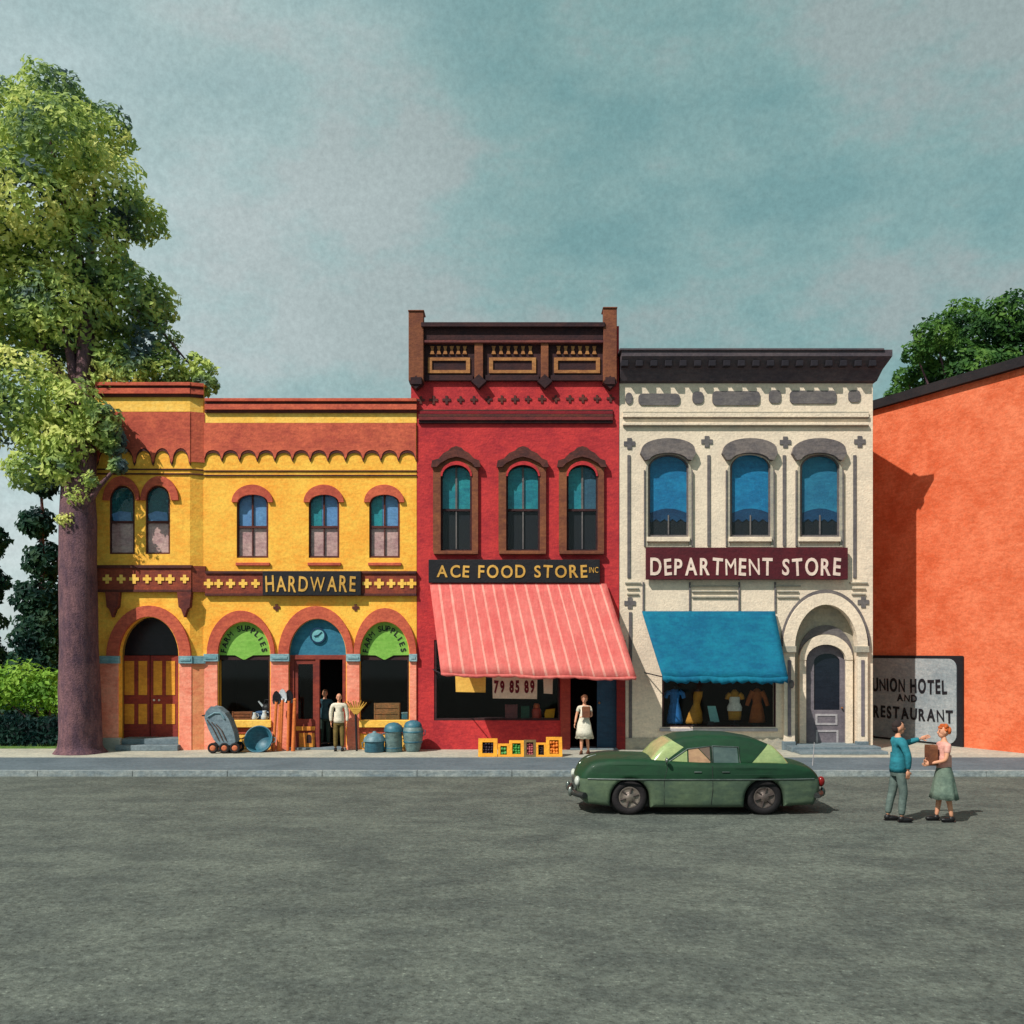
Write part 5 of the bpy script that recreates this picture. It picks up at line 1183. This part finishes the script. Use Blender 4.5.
# man in a teal jacket pointing along the street
ym = -11.8; xman = X(898, ym)
person('man in teal jacket and grey green trousers pointing towards the woman', (xman, ym, -.14), R(90), 1.88,
       [((-.23, -.09, 1.14), (-.19, -.10, .90)), ((.25, -.22, 1.33), (.235, -.50, 1.42))], [((-.1, -.06, .5), (-.105, -.02, .085)), ((.1, .06, .5), (.105, .14, .085))],
       dict(top=M('teal_jacket', (42, 124, 138), (30, 92, 106), grain=.16), bottom=M('grey_green_trousers', (98, 112, 106), (70, 84, 82), grain=.16), shoe=SHOE, topname='jacket'), hairm=HAIRD)
xw = X(944, ym)
person('woman with curly ginger hair, pale pink blouse and long grey green skirt', (xw, ym, -.14), R(-90), 1.80,
       [((-.22, -.06, 1.13), (-.07, -.27, 1.10)), ((.22, -.06, 1.13), (.07, -.27, 1.06))], [((-.09, -.05, .48), (-.09, -.10, .085)), ((.09, .02, .48), (.09, .10, .085))],
       dict(top=M('pale_pink_blouse', (222, 164, 150), (200, 136, 126), grain=.12), bottom=M('grey_green_skirt', (108, 124, 110), (84, 102, 92), grain=.16), shoe=SHOE, topname='blouse', short=True), female=True, skirt=(.42, 0, .29), hair='curly', hairm=HAIRO)
bag('brown paper bag held against her chest by the woman with ginger hair', (xw - .24, ym, 1.10), R(-90), .24, .15, .38, BAG)
# woman leaving the food store
ys = -1.25; xs_ = X(584.5, ys)
person('woman with brown hair in white apron dress stepping out of the food store', (xs_, ys, 0), R(-12), 1.72,
       [((-.24, -.02, 1.14), (-.27, -.12, .92)), ((.23, -.08, 1.14), (.02, -.23, 1.13))], [((-.08, -.08, .48), (-.08, -.1, .085)), ((.08, .02, .48), (.1, .1, .085))],
       dict(top=M('white_dress', (214, 206, 188), (184, 178, 160)), bottom=M('white_dress_skirt', (204, 200, 178), (170, 168, 148)), shoe=M('brown_shoe', (96, 58, 40)), topname='bodice', short=True), female=True, skirt=(.46, 0, .27), hair='curly', hairm=HAIRB, apron=M('white_apron', (222, 216, 198), (196, 190, 170)))
bag('brown paper bag in the arms of the woman by the food store', (xs_ + .03, ys - .26, 1.25), R(-12), .24, .14, .32, BAG)
yh = -.45; xh_ = X(339, yh)
person('balding man in white shirt and olive trousers standing at the hardware doorway', (xh_, yh, 0), R(8), 1.74,
       [((-.25, .02, 1.13), (-.24, -.02, .88)), ((.25, .02, 1.13), (.24, -.02, .88))], LEG,
       dict(top=M('white_shirt', (226, 216, 196), (200, 190, 172)), bottom=M('olive_trousers', (118, 98, 52), (92, 76, 44)), shoe=SHOE), hair='bald', hairm=HAIRG)
yh = .5; xh_ = X(325, yh)
person('man in dark teal work clothes half hidden inside the hardware doorway', (xh_, yh, .02), R(14), 1.80,
       [((-.25, .02, 1.13), (-.24, -.02, .88)), ((.25, .02, 1.13), (.24, -.02, .88))], LEG,
       dict(top=M('teal_work_shirt', (46, 78, 88), (34, 60, 70)), bottom=M('green_work_trousers', (44, 62, 54), (34, 48, 44)), shoe=SHOE), hair='short', hairm=HAIRB)
# ================================================================ trees and shrubs
BARK = M('purple_brown_bark', (118, 84, 88), (80, 58, 70), scale=1.6, grain=.3, streak=(3.5, 3.5, .8), bump=.9)
def leaves(b, c, r, n, size, flat=.85, core=.35):
    c = Vector(c)
    for _ in range(n):
        d = Vector((random.gauss(0, 1), random.gauss(0, 1), random.gauss(0, 1))).normalized()
        q = c + Vector((d.x, d.y, d.z * flat)) * r * (core + (1 - core) * random.random() ** .5) * (1 + .12 * math.sin(d.x * 5 + d.z * 7 + c.x))
        nrm = (d * .8 + Vector((random.gauss(0, .5), random.gauss(0, .5) - .25, random.gauss(0, .5) + .25))).normalized()
        u = nrm.orthogonal().normalized(); u = Matrix.Rotation(random.uniform(0, 6.28), 3, nrm) @ u; w = nrm.cross(u)
        s = size * random.uniform(.6, 1.3); k = .55
        b.add([q - u * s * .5, q + w * s * k * .5 + nrm * s * .08, q + u * s * .55, q - w * s * k * .5 + nrm * s * .08], [(0, 1, 2, 3)])
def tree(name, label, cat, trunk, rad, limbs, clumps, mat, bark, size=.3, dens=1.0, group=None, twigs=()):
    t = thing(name, label, cat, tuple(trunk[0]), group)
    b = MB(); pts = []; rr_ = []
    for i in range(len(trunk) - 1):
        for k in range(5): pts.append(Vector(trunk[i]).lerp(Vector(trunk[i + 1]), k / 5)); rr_.append(rad[i] + (rad[i + 1] - rad[i]) * k / 5)
    pts.append(Vector(trunk[-1])); rr_.append(rad[-1])
    n0 = 0; b.tube(pts, rr_, 18)
    b.v = [tuple(Vector(v) + Vector((noise.noise(Vector(v) * 2.2), noise.noise(Vector(v) * 2.2 + Vector((9, 0, 0))), 0)) * .07) for v in b.v]
    for l in limbs:
        p0, p1, r0 = Vector(l[0]), Vector(l[1]), l[2]; m_ = p0.lerp(p1, .5) + Vector((0, 0, .08 * (p1 - p0).length))
        b.tube([p0, p0.lerp(m_, .5), m_, p1.lerp(m_, .4), p1], [r0, r0 * .8, r0 * .6, r0 * .4, r0 * .15], 9)
    if rad[0] > .8:      # buttress roots
        for k in range(7):
            a = -2.9 + k * .55; d_ = Vector((math.cos(a), math.sin(a), 0)); p_ = Vector(trunk[0]); b.tube([p_ + d_ * .45 + Vector((0, 0, .7)), p_ + d_ * .62 + Vector((0, 0, .28)), p_ + d_ * .95 + Vector((0, 0, .06)), p_ + d_ * (1.25 + .2 * (k % 2)) + Vector((0, 0, -.04))], [.2, .17, .11, .05], 9)
    b.build('trunk', bark, t)
    b = MB()
    for c, r in clumps: leaves(b, c, r, int(dens * 520 * max(.25, r ** 2)), size, .85, .45)
    for c, r in twigs: leaves(b, c, r, int(160), size * .6, core=.1)
    b.build('crown', mat, t); return t
LF1 = leaf_mat('street_tree_leaves', [(92, 112, 118), (124, 150, 96), (184, 202, 108), (226, 226, 138)], .5)
LF2 = leaf_mat('dark_tree_leaves', [(26, 50, 40), (46, 82, 42), (70, 110, 48), (100, 136, 60)], .5)
random.seed(21)
yt = -1.0; xt = X(80, yt)
front = -1.0
cl = []
def C(px, py, r, y): return (Vector((X(px, y), y, Z(py, y))), S(r, y))
behind = [(95, 195, 52), (140, 222, 27), (82, 255, 52), (60, 310, 55), (122, 300, 42), (152, 305, 27), (92, 345, 46), (150, 345, 30), (196, 372, 21), (206, 384, 13), (120, 376, 36), (160, 375, 26), (178, 385, 18),
          (20, 200, 62), (5, 300, 72), (20, 395, 60), (-60, 250, 80), (50, 140, 52), (98, 135, 36), (0, 130, 56), (50, 100, 40), (-60, 170, 66), (-70, 360, 70)]
for px, py, r in behind: cl.append(C(px, py, r, random.uniform(.6, 2.2) if px > 90 else random.uniform(-1.0, 1.5)))
for px, py, r in ((72, 405, 30), (98, 425, 25), (70, 445, 24), (112, 445, 14), (118, 466, 9), (60, 470, 22), (45, 440, 30), (30, 470, 26)): cl.append(C(px, py, r, random.uniform(-1.1, -.75)))
zt0 = Z(470, yt); T1 = Vector((xt - .1, yt + .1, Z(520, yt))); T2 = Vector((xt - .3, yt + .7, zt0 + 1.8)); T3 = Vector((xt - .6, yt + 1.8, zt0 + 5))
limbs = [(T2, cl[0][0], .25), (T2, cl[3][0], .22), (T3, cl[2][0], .2), (T3, cl[4][0], .18), (T2, cl[14][0], .22), (T3, cl[17][0], .2), (T1, cl[-2][0], .16), (T1, cl[-4][0], .14), (T3, cl[1][0], .1), (cl[4][0], cl[8][0], .08), (T3, cl[18][0], .15)]
tree('street_tree', 'big street tree with purple brown trunk and mottled lime crown beside the yellow store', 'tree', [(xt, yt, -.02), (xt, yt, .18), (xt, yt, .6), T1, T2, T3], [.76, .64, .58, .53, .42, .28], limbs, cl, LF1, BARK, .21, 2.1,
     twigs=[C(p, q, r, yt - .35) for p, q, r in ((76, 496, 13), (66, 520, 10), (90, 480, 10))])
# tree behind the coral hotel
yb2 = 22.0
cl = [C(*a, yb2 + random.uniform(-1.5, 1.5)) for a in ((935, 335, 22), (962, 318, 22), (915, 352, 13), (948, 360, 30), (985, 335, 28), (905, 378, 13), (925, 375, 20), (1010, 320, 32), (975, 375, 34), (1040, 345, 36), (1008, 375, 34), (893, 395, 9))]
tr = Vector((X(975, yb2), yb2, 0))
tree('dark_green_tree', 'dark green leafy tree rising behind the coral hotel roof', 'tree', [tr, tr + Vector((0, 0, 5)), tr + Vector((.3, 0, 11))], [.5, .4, .25], [(tr + Vector((.2, 0, 9)), c, .14) for c, r in cl[:10]], cl, LF2, BARK, .3, 1.1)
# evergreens and shrubs on the lawn left of the yellow store
LF3 = leaf_mat('evergreen_leaves', [(16, 40, 42), (22, 54, 50), (34, 70, 54), (60, 88, 62)], .8)
LF4 = leaf_mat('lime_shrub_leaves', [(84, 128, 44), (110, 156, 54), (136, 178, 66), (156, 192, 82)], .8)
LF5 = leaf_mat('dark_hedge_leaves', [(10, 34, 40), (14, 44, 46), (20, 54, 50), (30, 64, 54)], .9)
for (px, y, top, w, lab) in ((42, 7, 470, 38, 'tall dark evergreen on the lawn closest to the yellow store'), (-28, 9, 440, 44, 'widest dark evergreen on the lawn behind the lime shrub'), (-105, 8, 480, 40, 'dark evergreen on the lawn farthest from the shops')):
    h = Z(top, y); c0_ = Vector((X(px, y), y, 0)); r_ = S(w, y); cl = []
    for k in range(7):
        f_ = k / 6; cl.append((c0_ + Vector((random.uniform(-.3, .3), random.uniform(-.3, .3), .8 + (h - 1.4) * f_)), r_ * (1 - .62 * f_)))
    tree('evergreen_tree', lab, 'tree', [c0_, c0_ + Vector((0, 0, h * .5)), c0_ + Vector((0, 0, h * .9))], [.22, .14, .05], [], cl, LF3, BARK, .26, 2.6, 'evergreens beside the yellow store')
def shrub(name, label, cat, cl, mat, dens=.9, size=.2):
    c0_ = cl[0][0]; base = Vector((c0_.x, c0_.y, .05)); t = thing(name, label, cat, tuple(base))
    b = MB()
    for c, r in cl: b.tube([base + Vector((random.uniform(-.1, .1), 0, 0)), base.lerp(c, .5) + Vector((0, 0, .1)), c], [.04, .03, .012], 6)
    b.build('stem', BARK, t)
    b = MB()
    for c, r in cl: leaves(b, c, r, int(dens * 800 * r * r), size, core=.2)
    b.build('foliage', mat, t)
shrub('lime_shrub', 'bright lime green rounded shrub between the dark hedge and the evergreens', 'shrub', [C(50, 690, 28, 3), C(22, 684, 30, 3.2), C(-10, 690, 30, 3), C(-45, 696, 28, 3), C(64, 700, 18, 2.6)], LF4)
b = MB(); xh0, xh1 = X(-160, .8), X(88, .8)
for k in range(3400):
    x = random.uniform(xh0, xh1); y = .55 + random.uniform(0, 1.0); z = random.uniform(.02, .88 + .06 * math.sin(x * 3)); 
    e = random.random()
    if e < .5: y = .55 + random.uniform(-.06, .06)
    elif e < .8: z = .88 + .06 * math.sin(x * 3) + random.uniform(-.06, .06)
    leaves(b, (x, y, z), .05, 1, .17)
h_ = thing('hedge', 'low clipped dark hedge along the lawn beside the tree trunk', 'hedge', ((xh0 + xh1) / 2, 1, 0)); b.build('foliage', LF5, h_)
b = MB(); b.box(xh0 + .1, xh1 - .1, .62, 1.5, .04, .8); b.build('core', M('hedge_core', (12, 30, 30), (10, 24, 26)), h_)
# grass tufts on the lawn
b = MB()
for k in range(5000):
    x = random.uniform(-22, -13.2); y = random.uniform(.3, 6); h2 = random.uniform(.05, .13); a = random.uniform(0, 3.14); dx, dy = .012 * math.cos(a), .012 * math.sin(a)
    b.add([(x - dx, y - dy, .045), (x + dx, y + dy, .045), (x + random.uniform(-.04, .04), y + random.uniform(-.04, .04), .05 + h2)], [(0, 1, 2)])
o = b.build('grass', GRASS); o['kind'] = 'stuff'; o['label'] = 'short green grass on the side lawn'; o['category'] = 'grass'

# ================================================================ camera, sun, sky
cd = bpy.data.cameras.new('camera'); cam = bpy.data.objects.new('camera', cd); COL.objects.link(cam)
cam.location = (0, -30, CH); cam.rotation_euler = (R(90), 0, 0)
cd.sensor_width = 36; cd.lens = 36 * F / 1024; cd.shift_y = (HY - 512) / 1024; cd.clip_end = 4000; sc.camera = cam
sd = Vector((.98, 1.0, -1.46)).normalized()
sl_ = bpy.data.lights.new('sun', 'SUN'); sl_.energy = 4.7; sl_.angle = R(.5); sl_.color = (1, .95, .87)
so = bpy.data.objects.new('sun', sl_); COL.objects.link(so); so.rotation_euler = sd.to_track_quat('-Z', 'Y').to_euler()
w = bpy.data.worlds.new('World'); sc.world = w; w.use_nodes = True; nt = w.node_tree; N = nt.nodes; L = nt.links
bg = N['Background']; bg.inputs[1].default_value = .1
sky = N.new('ShaderNodeTexSky'); sky.sky_type = 'NISHITA'; sky.sun_disc = False
sky.sun_elevation = math.asin(-sd.z); sky.sun_rotation = math.atan2(-sd.x, -sd.y)
tc = N.new('ShaderNodeTexCoord')
def wn(scale, det, rough, mp):
    q = N.new('ShaderNodeMapping'); q.inputs['Scale'].default_value = mp; L.new(tc.outputs['Generated'], q.inputs[0])
    n = N.new('ShaderNodeTexNoise'); n.inputs['Scale'].default_value = scale; n.inputs['Detail'].default_value = det; n.inputs['Roughness'].default_value = rough; L.new(q.outputs[0], n.inputs['Vector']); return n
SKYK = 10.6
def skc(c, k=1.0): return tuple(v * SKYK * k for v in lin(c)) + (1,)
n1 = wn(3.4, 6, .62, (1, 1, 1.9)); r1 = N.new('ShaderNodeValToRGB'); e = r1.color_ramp.elements
e[0].position = .4; e[0].color = tuple(v for v in lin((118, 158, 158))) + (1,); e[1].position = .6; e[1].color = lin((154, 170, 168)) + (1,)
q = e.new(.5); q.color = lin((134, 168, 166)) + (1,)
L.new(n1.outputs[0], r1.inputs[0])
# lighter cloud towards the upper left, as a broad bank in the sky
sep = N.new('ShaderNodeSeparateXYZ'); L.new(tc.outputs['Generated'], sep.inputs[0])
m1 = N.new('ShaderNodeMapRange'); m1.inputs[1].default_value = .02; m1.inputs[2].default_value = -.42; L.new(sep.outputs[0], m1.inputs[0])
n2 = wn(4.5, 5, .6, (1, 1, 1.5)); ad = N.new('ShaderNodeMath'); ad.operation = 'MULTIPLY'; L.new(m1.outputs[0], ad.inputs[0]); L.new(n2.outputs[0], ad.inputs[1])
mx = N.new('ShaderNodeMix'); mx.data_type = 'RGBA'; L.new(ad.outputs[0], mx.inputs[0]); L.new(r1.outputs[0], mx.inputs[6]); mx.inputs[7].default_value = lin((226, 236, 236)) + (1,)
n3 = wn(190, 3, .75, (1, 1, 1)); g = N.new('ShaderNodeMapRange'); g.inputs[1].default_value = .3; g.inputs[2].default_value = .7; g.inputs[3].default_value = SKYK * .9; g.inputs[4].default_value = SKYK * 1.1; L.new(n3.outputs[0], g.inputs[0])
sx = N.new('ShaderNodeMix'); sx.data_type = 'RGBA'; sx.blend_type = 'MULTIPLY'; sx.inputs[0].default_value = 1; L.new(mx.outputs[2], sx.inputs[6]); L.new(g.outputs[0], sx.inputs[7])
fin = N.new('ShaderNodeMix'); fin.data_type = 'RGBA'; fin.inputs[0].default_value = .9; L.new(sky.outputs[0], fin.inputs[6]); L.new(sx.outputs[2], fin.inputs[7]); L.new(fin.outputs[2], bg.inputs[0])
sc.view_settings.view_transform = 'Standard'; sc.view_settings.look = 'None'; sc.view_settings.exposure = 0; sc.view_settings.gamma = 1
sc.cycles.max_bounces = 8; sc.cycles.transparent_max_bounces = 12; sc.cycles.use_denoising = True
